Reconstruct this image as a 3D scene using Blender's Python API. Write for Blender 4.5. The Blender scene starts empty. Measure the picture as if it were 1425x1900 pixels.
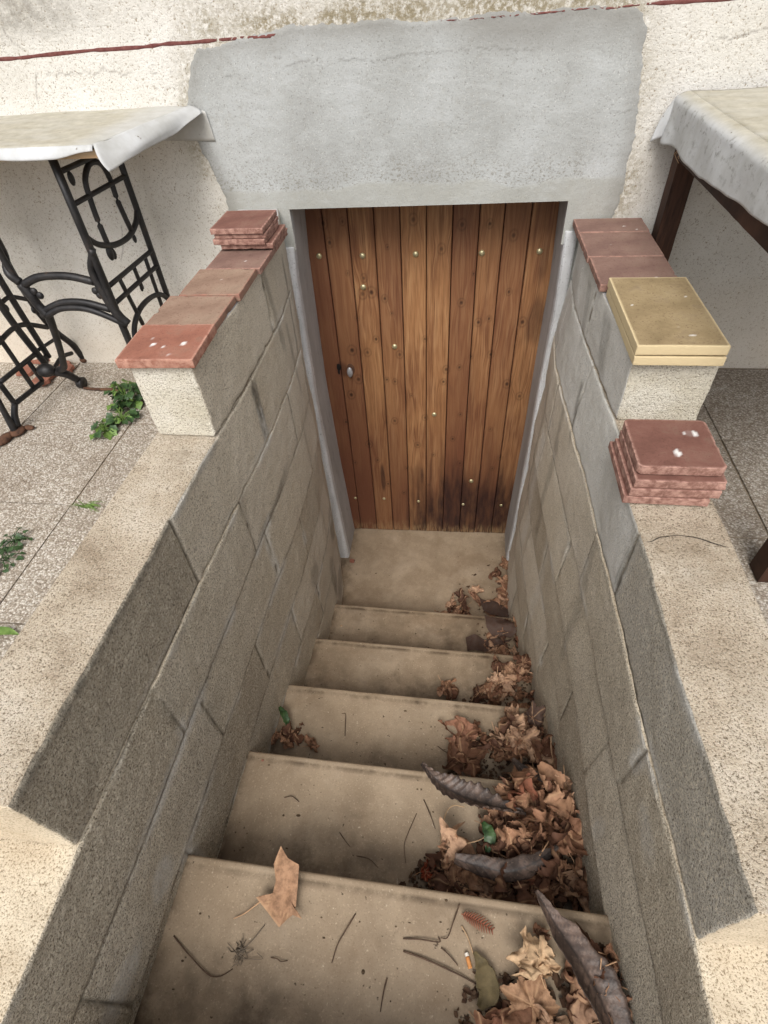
import bpy, math, random
import numpy as np
from mathutils import Matrix, Vector

random.seed(7)
scene = bpy.context.scene
COL = scene.collection

# ------------------------------------------------------------------ camera
cam_data = bpy.data.cameras.new('camera')
cam = bpy.data.objects.new('camera', cam_data)
COL.objects.link(cam)
R_ = Vector((0.9918487, 0.11484736, -0.05519275))
U_ = Vector((-0.04427303, 0.71678044, 0.69589202))
B_ = Vector((0.11948245, -0.68777604, 0.71602239))
M = Matrix((R_, U_, B_)).transposed().to_4x4()
M.translation = Vector((0.51952, -1.83143, 2.26762))
cam.matrix_world = M
cam_data.sensor_fit = 'HORIZONTAL'
cam_data.sensor_width = 36.0
cam_data.lens = 36.0 * 1005.283 / 1425.0
cam_data.clip_start = 0.02
cam_data.clip_end = 500.0
scene.camera = cam

# ------------------------------------------------------------------ light
SUN_EL, SUN_AZ = 50.0, 183.0            # compass bearing of the sun, +y = north
world = bpy.data.worlds.new('World')
scene.world = world
world.use_nodes = True
wn = world.node_tree.nodes
sky = wn.new('ShaderNodeTexSky')
sky.sky_type = 'NISHITA'
sky.sun_disc = False
sky.sun_elevation = math.radians(SUN_EL)
sky.sun_rotation = math.radians(SUN_AZ)
sky.air_density = 1.0
sky.dust_density = 4.0
hs = wn.new('ShaderNodeHueSaturation')            # thin overcast: a paler sky
hs.inputs['Saturation'].default_value = .32
world.node_tree.links.new(sky.outputs[0], hs.inputs['Color'])
world.node_tree.links.new(hs.outputs[0], wn['Background'].inputs[0])
wn['Background'].inputs[1].default_value = 0.13
sun_data = bpy.data.lights.new('sun', 'SUN')
sun_data.energy = 1.5
sun_data.angle = math.radians(32)
sun_data.color = (1.0, 0.97, 0.93)
sun = bpy.data.objects.new('sun', sun_data)
COL.objects.link(sun)
a, e = math.radians(SUN_AZ), math.radians(SUN_EL)
to_sun = Vector((math.sin(a) * math.cos(e), math.cos(a) * math.cos(e), math.sin(e)))
sun.rotation_euler = to_sun.to_track_quat('Z', 'Y').to_euler()
sun.location = (0, -4, 8)
vs = scene.view_settings
vs.view_transform = 'Standard'
vs.look = 'None'
vs.exposure = 0.54
vs.gamma = 1.0
vs.use_curve_mapping = False
scene.render.engine = 'CYCLES'
scene.cycles.max_bounces = 8
scene.cycles.diffuse_bounces = 5

# ------------------------------------------------------------------ numeric helpers
def _hash(ix, iy, iz, seed):
    h = (ix.astype(np.int64) * 374761393 + iy.astype(np.int64) * 668265263 + iz.astype(np.int64) * 2147483647 + seed * 974634777) & 0xFFFFFFFF
    h = ((h ^ (h >> 13)) * 1274126177) & 0xFFFFFFFF
    h = ((h ^ (h >> 16)) * 2246822519) & 0xFFFFFFFF
    h = h ^ (h >> 15)
    return (h & 0xFFFFFF) / float(0xFFFFFF) * 2 - 1

def vn(p, s, seed=0):
    q = np.asarray(p, float) * s + 100.0
    i = np.floor(q)
    f = q - i
    f = f * f * (3 - 2 * f)
    i = i.astype(np.int64)
    r = 0
    for dx in (0, 1):
        wx = f[:, 0] if dx else 1 - f[:, 0]
        for dy in (0, 1):
            wy = f[:, 1] if dy else 1 - f[:, 1]
            for dz in (0, 1):
                wz = f[:, 2] if dz else 1 - f[:, 2]
                r = r + _hash(i[:, 0] + dx, i[:, 1] + dy, i[:, 2] + dz, seed) * wx * wy * wz
    return r

def fbm(p, s, octv=3, seed=0):
    r, amp, tot = 0, 1.0, 0
    for k in range(octv):
        r = r + amp * vn(p, s * 2 ** k, seed + k * 17)
        tot += amp
        amp *= 0.5
    return r / tot

def sstep(x, a, b):
    t = np.clip((x - a) / (b - a), 0, 1)
    return t * t * (3 - 2 * t)

def polydist(px, pz, pts):
    """distance to an open polyline"""
    d = np.full(px.shape, 1e9)
    for (ax, az), (bx, bz) in zip(pts[:-1], pts[1:]):
        ux, uz = bx - ax, bz - az
        L = ux * ux + uz * uz + 1e-12
        t = np.clip(((px - ax) * ux + (pz - az) * uz) / L, 0, 1)
        d = np.minimum(d, np.hypot(px - ax - t * ux, pz - az - t * uz))
    return d

def inside(px, pz, pts):
    r = np.zeros(px.shape, bool)
    n = len(pts)
    for k in range(n):
        ax, az = pts[k]
        bx, bz = pts[(k + 1) % n]
        c = ((az > pz) != (bz > pz)) & (px < (bx - ax) * (pz - az) / (bz - az + 1e-12) + ax)
        r ^= c
    return r

def sdist(px, pz, pts):
    d = polydist(px, pz, pts + [pts[0]])
    return np.where(inside(px, pz, pts), d, -d)

# ------------------------------------------------------------------ mesh helpers
def mesh_obj(name, verts, faces, mat, parent=None, attrs=None, smooth=True):
    me = bpy.data.meshes.new(name)
    if isinstance(faces, np.ndarray):
        n, k = faces.shape
        me.vertices.add(len(verts))
        me.vertices.foreach_set('co', np.asarray(verts, np.float32).ravel())
        me.loops.add(n * k)
        me.loops.foreach_set('vertex_index', faces.astype(np.int32).ravel())
        me.polygons.add(n)
        me.polygons.foreach_set('loop_start', np.arange(0, n * k, k, dtype=np.int32))
        me.update(calc_edges=True)
    else:
        me.from_pydata([tuple(v) for v in verts], [], [tuple(f) for f in faces])
        me.update()
    if smooth:
        me.polygons.foreach_set('use_smooth', np.ones(len(me.polygons), bool))
    if attrs:
        for k, v in attrs.items():
            at = me.attributes.new(k, 'FLOAT', 'POINT')
            at.data.foreach_set('value', np.asarray(v, np.float32))
    me.materials.append(mat)
    me.validate()
    ob = bpy.data.objects.new(name, me)
    COL.objects.link(ob)
    if parent is not None:
        ob.parent = parent
    return ob

def empty(name, label, cat, loc=(0, 0, 0), group=None):
    o = bpy.data.objects.new(name, None)
    COL.objects.link(o)
    o.location = loc
    o.empty_display_size = 0.05
    return tag(o, label, cat, group)

def tag(o, label, cat, group=None):
    o['label'] = label
    o['category'] = cat
    if group:
        o['group'] = group
    return o

def lin(a, b, step, r=0.0):
    if r > 0:
        n = max(1, int(round((b - a - 2 * r) / step)))
        return np.concatenate([[a, a + .3 * r, a + .65 * r], np.linspace(a + r, b - r, n + 1), [b - .65 * r, b - .3 * r, b]])
    n = max(1, int(round((b - a) / step)))
    return np.linspace(a, b, n + 1)

def gridbox(xs, ys, zs, skip=()):
    xs, ys, zs = map(np.asarray, (xs, ys, zs))
    nx, ny, nz = len(xs), len(ys), len(zs)
    quads = []
    def face(ax, side):
        if (ax, side) in skip:
            return
        d = [nx, ny, nz]
        o = [k for k in range(3) if k != ax]
        A, Bm = np.meshgrid(np.arange(d[o[0]] - 1), np.arange(d[o[1]] - 1), indexing='ij')
        def code(u, v):
            idx = [None] * 3
            idx[ax] = np.full(u.shape, d[ax] - 1 if side else 0)
            idx[o[0]], idx[o[1]] = u, v
            return (idx[0] * ny + idx[1]) * nz + idx[2]
        q = np.stack([code(A, Bm), code(A + 1, Bm), code(A + 1, Bm + 1), code(A, Bm + 1)], -1).reshape(-1, 4)
        flip = (side == 0) ^ (ax == 1)
        quads.append(q[:, ::-1] if flip else q)
    for ax in range(3):
        for side in (0, 1):
            face(ax, side)
    Q = np.concatenate(quads)
    u, inv = np.unique(Q, return_inverse=True)
    V = np.stack([xs[u // (ny * nz)], ys[(u // nz) % ny], zs[u % nz]], -1)
    return V, inv.reshape(-1, 4)

def rounded(V, r):
    lo, hi = V.min(0), V.max(0)
    c = np.clip(V, lo + r, hi - r)
    d = V - c
    m = np.abs(d).max(1)
    n = np.linalg.norm(d, axis=1)
    k = np.where(n > 1e-9, m / np.maximum(n, 1e-9), 1)
    return c + d * k[:, None]

def rbox(lo, hi, r, step):
    return gridbox(*[lin(lo[k], hi[k], step if np.isscalar(step) else step[k], r) for k in range(3)])

def join(parts):
    vs_, fs_, n = [], [], 0
    for v, f in parts:
        vs_.append(np.asarray(v, float))
        fs_.append(np.asarray(f) + n)
        n += len(v)
    return np.concatenate(vs_), np.concatenate(fs_)

def smooth_path(pts, n):
    """Catmull-Rom through pts"""
    P = np.asarray(pts, float)
    if len(P) < 3:
        t = np.linspace(0, 1, n)[:, None]
        return P[0] * (1 - t) + P[-1] * t
    P = np.vstack([2 * P[0] - P[1], P, 2 * P[-1] - P[-2]])
    out = []
    segs = len(P) - 3
    for u in np.linspace(0, segs - 1e-6, n):
        i = int(u)
        t = u - i
        a_, b_, c_, d_ = P[i:i + 4]
        out.append(0.5 * (2 * b_ + (c_ - a_) * t + (2 * a_ - 5 * b_ + 4 * c_ - d_) * t * t + (3 * b_ - a_ - 3 * c_ + d_) * t ** 3))
    return np.array(out)

def tube(pts, r, n=24, seg=8, r2=None, raw=False, wob=0.0, seed=0):
    """swept rod; r may be a list (tapered); r2 = second half-width (flat bar, held square to the y axis)"""
    P = np.asarray(pts, float) if raw else smooth_path(pts, n)
    n = len(P)
    T = np.gradient(P, axis=0)
    T /= np.linalg.norm(T, axis=1)[:, None] + 1e-12
    ref = np.array([0.0, 0, 1])
    if abs(T[:, 2]).mean() > .8:
        ref = np.array([1.0, 0, 0])
    N = np.cross(T, ref)
    N /= np.linalg.norm(N, axis=1)[:, None] + 1e-9
    Bn = np.cross(T, N)
    rr = np.interp(np.linspace(0, 1, n), np.linspace(0, 1, len(np.atleast_1d(r))), np.atleast_1d(r))
    if wob:
        rr = rr * (1 + wob * vn(P, 60, seed))
    rb = rr if r2 is None else rr * (r2 / np.atleast_1d(r)[0])
    ang = np.linspace(0, 2 * np.pi, seg, endpoint=False)
    V = P[:, None] + N[:, None] * (np.cos(ang)[None, :, None] * rr[:, None, None]) + Bn[:, None] * (np.sin(ang)[None, :, None] * rb[:, None, None])
    V = V.reshape(-1, 3)
    i, j = np.meshgrid(np.arange(n - 1), np.arange(seg), indexing='ij')
    F = np.stack([i * seg + j, i * seg + (j + 1) % seg, (i + 1) * seg + (j + 1) % seg, (i + 1) * seg + j], -1).reshape(-1, 4)
    # caps as quads to a centre pair
    c0, c1 = len(V), len(V) + 1
    V = np.vstack([V, P[0], P[-1]])
    cap = []
    for k in range(0, seg, 2):
        cap.append([c0, (k + 2) % seg, (k + 1) % seg, k])
        b0 = (n - 1) * seg
        cap.append([c1, b0 + k, b0 + (k + 1) % seg, b0 + (k + 2) % seg])
    return V, np.vstack([F, cap])

def ball(c, r, n=10, sq=(1, 1, 1), ax=None):
    th = np.linspace(0.001, np.pi - .001, n)
    ph = np.linspace(0, 2 * np.pi, 2 * n, endpoint=False)
    T_, Pp = np.meshgrid(th, ph, indexing='ij')
    V = np.stack([np.sin(T_) * np.cos(Pp), np.sin(T_) * np.sin(Pp), np.cos(T_)], -1).reshape(-1, 3) * np.array(sq) * r + np.array(c)
    m = 2 * n
    i, j = np.meshgrid(np.arange(n - 1), np.arange(m), indexing='ij')
    F = np.stack([i * m + j, (i + 1) * m + j, (i + 1) * m + (j + 1) % m, i * m + (j + 1) % m], -1).reshape(-1, 4)
    return V, F

def gridsheet(fn, us, vsv):
    Uu, Vv = np.meshgrid(us, vsv, indexing='ij')
    V = fn(Uu.ravel(), Vv.ravel())
    nu, nv = len(us), len(vsv)
    i, j = np.meshgrid(np.arange(nu - 1), np.arange(nv - 1), indexing='ij')
    F = np.stack([i * nv + j, (i + 1) * nv + j, (i + 1) * nv + j + 1, i * nv + j + 1], -1).reshape(-1, 4)
    return V, F

# ------------------------------------------------------------------ material helpers
def rgb(r, g, b):
    f = lambda v: ((v / 255 + .055) / 1.055) ** 2.4 if v > 10 else v / 255 / 12.92
    return (f(r), f(g), f(b), 1)

class Mat:
    def __init__(self, name, rough=.9, spec=.25):
        self.m = bpy.data.materials.new(name)
        self.m.use_nodes = True
        self.t = self.m.node_tree
        self.b = self.t.nodes['Principled BSDF']
        self.b.inputs['Roughness'].default_value = rough
        self.b.inputs['Specular IOR Level'].default_value = spec
        self.tc = self.t.nodes.new('ShaderNodeTexCoord').outputs['Object']
    def put(self, sock, v):
        if isinstance(v, bpy.types.NodeSocket):
            self.t.links.new(v, sock)
        else:
            sock.default_value = v
    def noise(self, scale, detail=3, rough=.55, vec=None, dist=0):
        n = self.t.nodes.new('ShaderNodeTexNoise')
        n.inputs['Scale'].default_value = scale
        n.inputs['Detail'].default_value = detail
        n.inputs['Roughness'].default_value = rough
        n.inputs['Distortion'].default_value = dist
        self.put(n.inputs['Vector'], vec or self.tc)
        return n.outputs['Fac']
    def voro(self, scale, feature='F1', out='Distance', vec=None, rnd=1):
        n = self.t.nodes.new('ShaderNodeTexVoronoi')
        n.feature = feature
        n.inputs['Scale'].default_value = scale
        n.inputs['Randomness'].default_value = rnd
        self.put(n.inputs['Vector'], vec or self.tc)
        return n.outputs[out]
    def ramp(self, fac, stops, interp='LINEAR'):
        n = self.t.nodes.new('ShaderNodeValToRGB')
        n.color_ramp.interpolation = interp
        el = n.color_ramp.elements
        while len(el) < len(stops):
            el.new(.5)
        for e_, (p, c) in zip(el, stops):
            e_.position = p
            e_.color = c if isinstance(c, tuple) else (c, c, c, 1)
        self.put(n.inputs[0], fac)
        return n.outputs[0]
    def mix(self, fac, a_, b_, mode='MIX'):
        n = self.t.nodes.new('ShaderNodeMix')
        n.data_type = 'RGBA'
        n.blend_type = mode
        self.put(n.inputs[0], fac)
        self.put(n.inputs[6], a_)
        self.put(n.inputs[7], b_)
        return n.outputs[2]
    def math(self, op, a_, b_=0.0, clamp=False):
        n = self.t.nodes.new('ShaderNodeMath')
        n.operation = op
        n.use_clamp = clamp
        self.put(n.inputs[0], a_)
        self.put(n.inputs[1], b_)
        return n.outputs[0]
    def attr(self, name):
        n = self.t.nodes.new('ShaderNodeAttribute')
        n.attribute_name = name
        return n.outputs['Fac']
    def rand(self):
        return self.t.nodes.new('ShaderNodeObjectInfo').outputs['Random']
    def scaled(self, sx, sy, sz):
        n = self.t.nodes.new('ShaderNodeMapping')
        n.inputs['Scale'].default_value = (sx, sy, sz)
        self.put(n.inputs['Vector'], self.tc)
        return n.outputs[0]
    def combine(self, x, y, z):
        n = self.t.nodes.new('ShaderNodeCombineXYZ')
        for k, v in enumerate((x, y, z)):
            self.put(n.inputs[k], v)
        return n.outputs[0]
    def sep(self):
        n = self.t.nodes.new('ShaderNodeSeparateXYZ')
        self.put(n.inputs[0], self.tc)
        return n.outputs
    def bump(self, h, strength=.5, dist=.002, prev=None):
        n = self.t.nodes.new('ShaderNodeBump')
        n.inputs['Strength'].default_value = strength
        n.inputs['Distance'].default_value = dist
        self.put(n.inputs['Height'], h)
        if prev is not None:
            self.put(n.inputs['Normal'], prev)
        return n.outputs[0]
    def done(self, col, normal=None, rough=None):
        self.put(self.b.inputs['Base Color'], col)
        if normal is not None:
            self.put(self.b.inputs['Normal'], normal)
        if rough is not None:
            self.put(self.b.inputs['Roughness'], rough)
        return self.m

def mat_roughcast():
    m = Mat('roughcast_render')
    big = m.noise(2.2, 4, .6)
    c = m.ramp(big, [(.3, rgb(192, 188, 178)), (.55, rgb(212, 209, 202)), (.8, rgb(222, 220, 215))])
    fine = m.noise(230, 3, .65)
    med = m.noise(105, 3, .6)
    pits = m.math('ADD', m.math('MULTIPLY', fine, .6), m.math('MULTIPLY', med, .4))
    c = m.mix(m.ramp(pits, [(.35, .9), (.45, 0)]), c, rgb(140, 126, 104), 'MIX')
    spk = m.noise(250, 3, .6)
    c = m.mix(m.ramp(spk, [(.30, .85), (.38, 0)]), c, rgb(88, 76, 62))
    c = m.mix(m.attr('peach'), c, rgb(216, 196, 168))
    moss = m.math('MULTIPLY', m.attr('moss'), m.ramp(m.noise(80, 4, .75), [(.36, 0), (.56, .95)]))
    c = m.mix(moss, c, rgb(136, 126, 102))
    gr = m.math('MULTIPLY', m.attr('soot'), m.ramp(m.noise(55, 4, .7), [(.32, .25), (.62, 1)]))
    c = m.mix(gr, c, rgb(132, 128, 120))
    c = m.mix(m.attr('crack'), c, rgb(86, 76, 66))
    h = m.math('ADD', m.math('MULTIPLY', fine, .7), med)
    n = m.bump(h, .55, .005)
    return m.done(c, n)

def mat_patch():
    m = Mat('grey_cement_render')
    big = m.noise(4.0, 5, .6)
    c = m.ramp(big, [(.3, rgb(150, 151, 148)), (.5, rgb(164, 166, 164)), (.72, rgb(180, 183, 183))])
    fine = m.noise(240, 3, .6)
    med = m.noise(75, 4, .65)
    c = m.mix(m.ramp(med, [(.34, .28), (.46, 0)]), c, rgb(146, 144, 136))
    c = m.mix(m.ramp(fine, [(.30, .7), (.42, 0)]), c, rgb(112, 110, 104))
    c = m.mix(m.ramp(m.noise(320, 2, .6), [(.60, 0), (.72, .5)]), c, rgb(214, 214, 210))
    band = m.math('MULTIPLY', m.attr('band'), m.ramp(m.noise(30, 4, .7), [(.3, .6), (.6, 1)]))
    c = m.mix(m.math('MULTIPLY', band, .6), c, rgb(156, 155, 146))
    sw = m.noise(5, 5, .7, m.scaled(1, 1, 2.6), 2.2)
    c = m.mix(m.ramp(sw, [(.52, 0), (.7, .25)]), c, rgb(190, 193, 193))
    c = m.mix(m.ramp(sw, [(.30, .25), (.46, 0)]), c, rgb(138, 139, 135))
    pit = m.math('MULTIPLY', m.attr('pits'), m.ramp(m.noise(190, 3, .6, m.scaled(.7, 1, 1)), [(.54, 0), (.62, .85)]))
    c = m.mix(pit, c, rgb(112, 106, 92))
    c = m.mix(m.math('MULTIPLY', m.attr('dark'), .75), c, rgb(126, 124, 118))
    c = m.mix(m.attr('crack'), c, rgb(92, 88, 80))
    n = m.bump(m.math('ADD', m.math('MULTIPLY', fine, .4), med), .38, .004)
    return m.done(c, n)

def mat_line():
    m = Mat('faded_red_paint')
    c = m.ramp(m.noise(90, 3, .6), [(.3, rgb(96, 54, 52)), (.7, rgb(120, 78, 72))])
    return m.done(c, m.bump(m.noise(170, 2), .4, .003))

def mat_mortar():
    m = Mat('smooth_grey_mortar')
    c = m.ramp(m.noise(9, 5, .65, m.scaled(1, 1, .35)), [(.3, rgb(186, 187, 187)), (.55, rgb(208, 209, 210)), (.75, rgb(222, 223, 224))])
    c = m.mix(m.ramp(m.noise(160, 3), [(.3, .5), (.42, 0)]), c, rgb(112, 110, 106))
    return m.done(c, m.bump(m.noise(90, 4, .6), .35, .003))

def mat_reveal():
    m = Mat('trowelled_reveal')
    c = m.ramp(m.noise(7, 5, .7, m.scaled(1, 1, .3)), [(.3, rgb(150, 148, 146)), (.7, rgb(182, 180, 179))])
    c = m.mix(m.ramp(m.noise(26, 4, .7, m.scaled(1.5, 1.5, .5)), [(.6, 0), (.72, .5)]), c, rgb(96, 94, 94))
    return m.done(c, m.bump(m.noise(70, 4, .6, m.scaled(1, 1, .4)), .3, .003))

def mat_block():
    m = Mat('concrete_block')
    tone = m.attr('tone')
    c = m.ramp(m.math('ADD', m.math('MULTIPLY', tone, .5), m.math('MULTIPLY', m.noise(6, 5, .65), .55)),
               [(.15, rgb(168, 154, 133)), (.5, rgb(204, 192, 171)), (.85, rgb(225, 215, 198))])
    c = m.mix(m.attr('grey'), c, m.ramp(m.noise(7, 5, .65), [(.3, rgb(186, 184, 176)), (.7, rgb(216, 215, 210))]))
    fine = m.noise(300, 3, .75)
    med = m.noise(165, 3, .65)
    rough_ = m.attr('rough')
    c = m.mix(m.math('MULTIPLY', m.ramp(fine, [(.38, 1), (.49, 0)]), rough_), c, rgb(106, 96, 80))
    c = m.mix(m.math('MULTIPLY', m.ramp(med, [(.52, 0), (.64, .8)]), rough_), c, rgb(232, 222, 202))
    pore = m.voro(120, 'F1', 'Distance')
    c = m.mix(m.math('MULTIPLY', m.ramp(pore, [(.10, .85), (.20, 0)]), m.ramp(m.noise(14, 3, .6), [(.42, 0), (.6, 1)])), c, rgb(84, 74, 60))
    st = m.math('MULTIPLY', m.attr('stain'), m.ramp(m.noise(38, 4, .7, m.scaled(1, 1.4, .5)), [(.28, .45), (.55, 1)]))
    c = m.mix(m.math('MULTIPLY', st, .85), c, rgb(96, 92, 84))
    c = m.mix(m.math('MULTIPLY', m.attr('white'), m.ramp(m.noise(60, 4, .7), [(.3, .3), (.6, 1)])), c, rgb(216, 213, 206))
    c = m.mix(m.attr('joint'), c, m.ramp(m.noise(40, 3), [(.35, rgb(104, 96, 84)), (.65, rgb(164, 154, 136))]))
    h = m.math('MULTIPLY', m.math('ADD', fine, med), m.math('ADD', m.math('MULTIPLY', rough_, .85), .15))
    n = m.bump(h, 1.0, .007)
    return m.done(c, n)

def mat_parapet():
    m = Mat('weathered_cement_coping')
    fine0 = m.noise(420, 2, .6)
    c = m.ramp(m.noise(6, 5, .7), [(.28, rgb(148, 132, 112)), (.5, rgb(186, 172, 152)), (.75, rgb(208, 198, 182))])
    fine = m.noise(310, 3, .75)
    med = m.noise(150, 3, .6)
    c = m.mix(m.ramp(fine, [(.38, .95), (.48, 0)]), c, rgb(98, 84, 66))
    c = m.mix(m.ramp(fine0, [(.58, 0), (.7, .6)]), c, rgb(222, 214, 198))
    c = m.mix(m.ramp(m.noise(3.1, 4, .7), [(.56, 0), (.75, .55)]), c, rgb(122, 106, 84))
    return m.done(c, m.bump(m.math('ADD', fine, med), .7, .006))

def mat_pier():
    m = Mat('cream_roughcast')
    c = m.ramp(m.noise(9, 4, .6), [(.3, rgb(200, 192, 172)), (.7, rgb(224, 219, 206))])
    fine = m.noise(300, 3, .75)
    med = m.noise(150, 3, .6)
    c = m.mix(m.ramp(fine, [(.36, .85), (.47, 0)]), c, rgb(118, 106, 84))
    return m.done(c, m.bump(m.math('ADD', fine, med), .7, .006))

def mat_ledge():
    m = Mat('pale_cement_ledge')
    c = m.ramp(m.noise(8, 5, .7), [(.28, rgb(186, 170, 146)), (.7, rgb(216, 204, 182))])
    fine = m.noise(310, 3, .75)
    c = m.mix(m.ramp(fine, [(.38, .9), (.48, 0)]), c, rgb(122, 106, 82))
    return m.done(c, m.bump(m.math('ADD', fine, m.noise(180, 3)), .5, .004))

def mat_gravel(name, dark=0.0):
    m = Mat(name)
    col = m.voro(200, 'F1', 'Color')
    f1 = m.voro(200, 'F1', 'Distance')
    sepn = m.t.nodes.new('ShaderNodeSeparateColor')
    m.put(sepn.inputs[0], col)
    c = m.ramp(sepn.outputs[0], [(0, rgb(134, 123, 110)), (.35, rgb(162, 152, 138)), (.7, rgb(186, 178, 166)), (1, rgb(212, 206, 196))])
    c = m.mix(m.ramp(f1, [(.45, 0), (.75, .6)]), c, rgb(116, 103, 88))
    c = m.mix(m.ramp(m.noise(3, 4, .7), [(.45, 0), (.75, .4)]), c, rgb(112, 96, 80))
    if dark:
        c = m.mix(dark, c, rgb(88, 76, 64))
    h = m.math('SUBTRACT', 1.0, f1)
    return m.done(c, m.bump(h, .6, .004))

def mat_tread():
    m = Mat('stoneware_tread', .62, .35)
    c = m.ramp(m.noise(5, 5, .65), [(.3, rgb(140, 122, 100)), (.52, rgb(158, 140, 117)), (.75, rgb(174, 157, 135))])
    c = m.mix(m.ramp(m.noise(260, 3, .65), [(.32, .35), (.44, 0)]), c, rgb(106, 90, 70))
    c = m.mix(m.ramp(m.noise(200, 2, .6), [(.6, 0), (.7, .35)]), c, rgb(204, 184, 158))
    c = m.mix(m.ramp(m.noise(2.6, 5, .75, None, 1.2), [(.5, 0), (.72, .45)]), c, rgb(120, 98, 74))
    c = m.mix(m.ramp(m.noise(120, 2, .5), [(.72, 0), (.78, .8)]), c, rgb(204, 190, 168))
    c = m.mix(m.ramp(m.noise(95, 2, .4), [(.24, .9), (.28, 0)]), c, rgb(70, 56, 40))
    c = m.mix(m.math('MULTIPLY', m.attr('grime_shade'), m.ramp(m.noise(12, 5, .7), [(.38, .2), (.58, 1)])), c, rgb(72, 57, 41))  # dirt and painted-in shade share this mask, broken up by noise
    return m.done(c, m.bump(m.noise(180, 3, .6), .25, .002))

def mat_clay(name, c0, c1, c2, edge=None, even=False):
    m = Mat(name, .8)
    c = m.ramp(m.noise(14, 5, .65), [(.3, c0), (.52, c1), (.75, c2)])
    c = m.mix(m.ramp(m.noise(26, 4, .7), [(.56, 0), (.72, .4)]), c, rgb(110, 92, 78))
    c = m.mix(m.ramp(m.noise(210, 2), [(.3, .5), (.4, 0)]), c, rgb(82, 52, 44))
    geo = m.t.nodes.new('ShaderNodeNewGeometry')
    if edge:
        c = m.mix(m.math('MULTIPLY', m.attr('edge'), m.ramp(m.noise(60, 4, .7, m.scaled(1, 1, 1.3)), [(.2, .6), (.4, .9)] if even else [(.40, .1), (.62, .8)])), c, edge)
    c = m.mix(m.attr('spot'), c, rgb(214, 212, 208))
    return m.done(c, m.bump(m.noise(120, 4, .65), .35, .003))

def mat_wood_door():
    m = Mat('stained_pine', .55, .35)
    g = m.attr('grain')
    s = m.sep()
    r = m.rand()
    z = m.math('MULTIPLY', s[2], .055)
    vec = m.combine(g, m.math('MULTIPLY', r, 37.0), z)
    rings = m.noise(85, 4, .6, vec, .3)
    streak = m.noise(240, 3, .6, m.combine(g, r, m.math('MULTIPLY', s[2], .022)))
    patch_ = m.noise(6, 3, .6, m.combine(g, m.math('MULTIPLY', r, 9.0), m.math('MULTIPLY', s[2], .35)))
    c = m.ramp(rings, [(.25, rgb(90, 59, 40)), (.45, rgb(140, 98, 65)), (.70, rgb(174, 135, 96))])
    c = m.mix(m.ramp(streak, [(.36, .85), (.5, 0)]), c, rgb(92, 56, 34))
    c = m.mix(m.ramp(patch_, [(.38, 0), (.68, .55)]), c, rgb(168, 124, 82))
    c = m.mix(m.ramp(patch_, [(.28, .5), (.46, 0)]), c, rgb(96, 58, 40))
    c = m.mix(m.math('MULTIPLY', m.attr('darkening'), 1.0), c, rgb(100, 62, 44))  # browner where the plank mask is high
    c = m.mix(m.attr('knot'), c, rgb(40, 21, 13))
    st = m.math('MULTIPLY', m.attr('stain'), m.ramp(m.noise(30, 4, .7, m.combine(g, 0.0, m.math('MULTIPLY', s[2], .25))), [(.3, .55), (.6, 1)]))
    c = m.mix(st, c, rgb(46, 27, 24))
    wr = m.math('MULTIPLY', m.attr('worn'), m.ramp(m.noise(130, 3, .7, m.combine(g, 0.0, m.math('MULTIPLY', s[2], .12))), [(.42, 0), (.56, 1)]))
    c = m.mix(m.math('MULTIPLY', wr, .6), c, rgb(158, 132, 96))
    n = m.bump(m.math('ADD', m.math('MULTIPLY', streak, .6), rings), .35, .003)
    return m.done(c, n)

def mat_dark_wood():
    m = Mat('dark_brown_wood', .7)
    c = m.ramp(m.noise(30, 4, .65, m.scaled(3, .35, .35)), [(.3, rgb(38, 24, 18)), (.7, rgb(74, 50, 38))])
    return m.done(c, m.bump(m.noise(60, 4, .6, m.scaled(3, .3, .3)), .4, .003))

def mat_iron():
    m = Mat('black_cast_iron', .5, .5)
    c = m.ramp(m.noise(30, 5, .7), [(.4, rgb(26, 25, 27)), (.62, rgb(44, 42, 42)), (.78, rgb(86, 66, 50))])
    m.b.inputs['Metallic'].default_value = .25
    return m.done(c, m.bump(m.noise(140, 3), .3, .002))

def mat_rusty():
    m = Mat('rusted_iron', .85)
    c = m.ramp(m.noise(40, 5, .7), [(.35, rgb(60, 42, 34)), (.65, rgb(104, 74, 56))])
    return m.done(c, m.bump(m.noise(140, 3), .3, .002))

def mat_oilcloth():
    m = Mat('grimy_oilcloth', .5, .4)
    c = m.ramp(m.noise(9, 5, .65), [(.3, rgb(164, 164, 160)), (.7, rgb(196, 198, 200))])
    top = m.math('MULTIPLY', m.attr('dust'), m.ramp(m.noise(8, 5, .7, m.scaled(1, 2.5, 1)), [(.25, .6), (.6, 1)]))
    c = m.mix(top, c, m.ramp(m.noise(30, 5, .7), [(.3, rgb(142, 135, 116)), (.7, rgb(180, 175, 159))]))
    c = m.mix(m.math('MULTIPLY', m.attr('speck'), m.ramp(m.noise(60, 4, .75, m.scaled(1, .8, 1)), [(.54, 0), (.66, .75)])), c, rgb(104, 100, 94))
    c = m.mix(m.ramp(m.noise(48, 3, .6), [(.69, 0), (.74, .8)]), c, rgb(92, 76, 58))
    return m.done(c, m.bump(m.noise(45, 4, .6), .15, .003))

def mat_board():
    m = Mat('raw_board', .8)
    c = m.ramp(m.noise(22, 4, .6, m.scaled(.2, 1, 3)), [(.3, rgb(160, 132, 100)), (.7, rgb(198, 178, 150))])
    return m.done(c)

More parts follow.
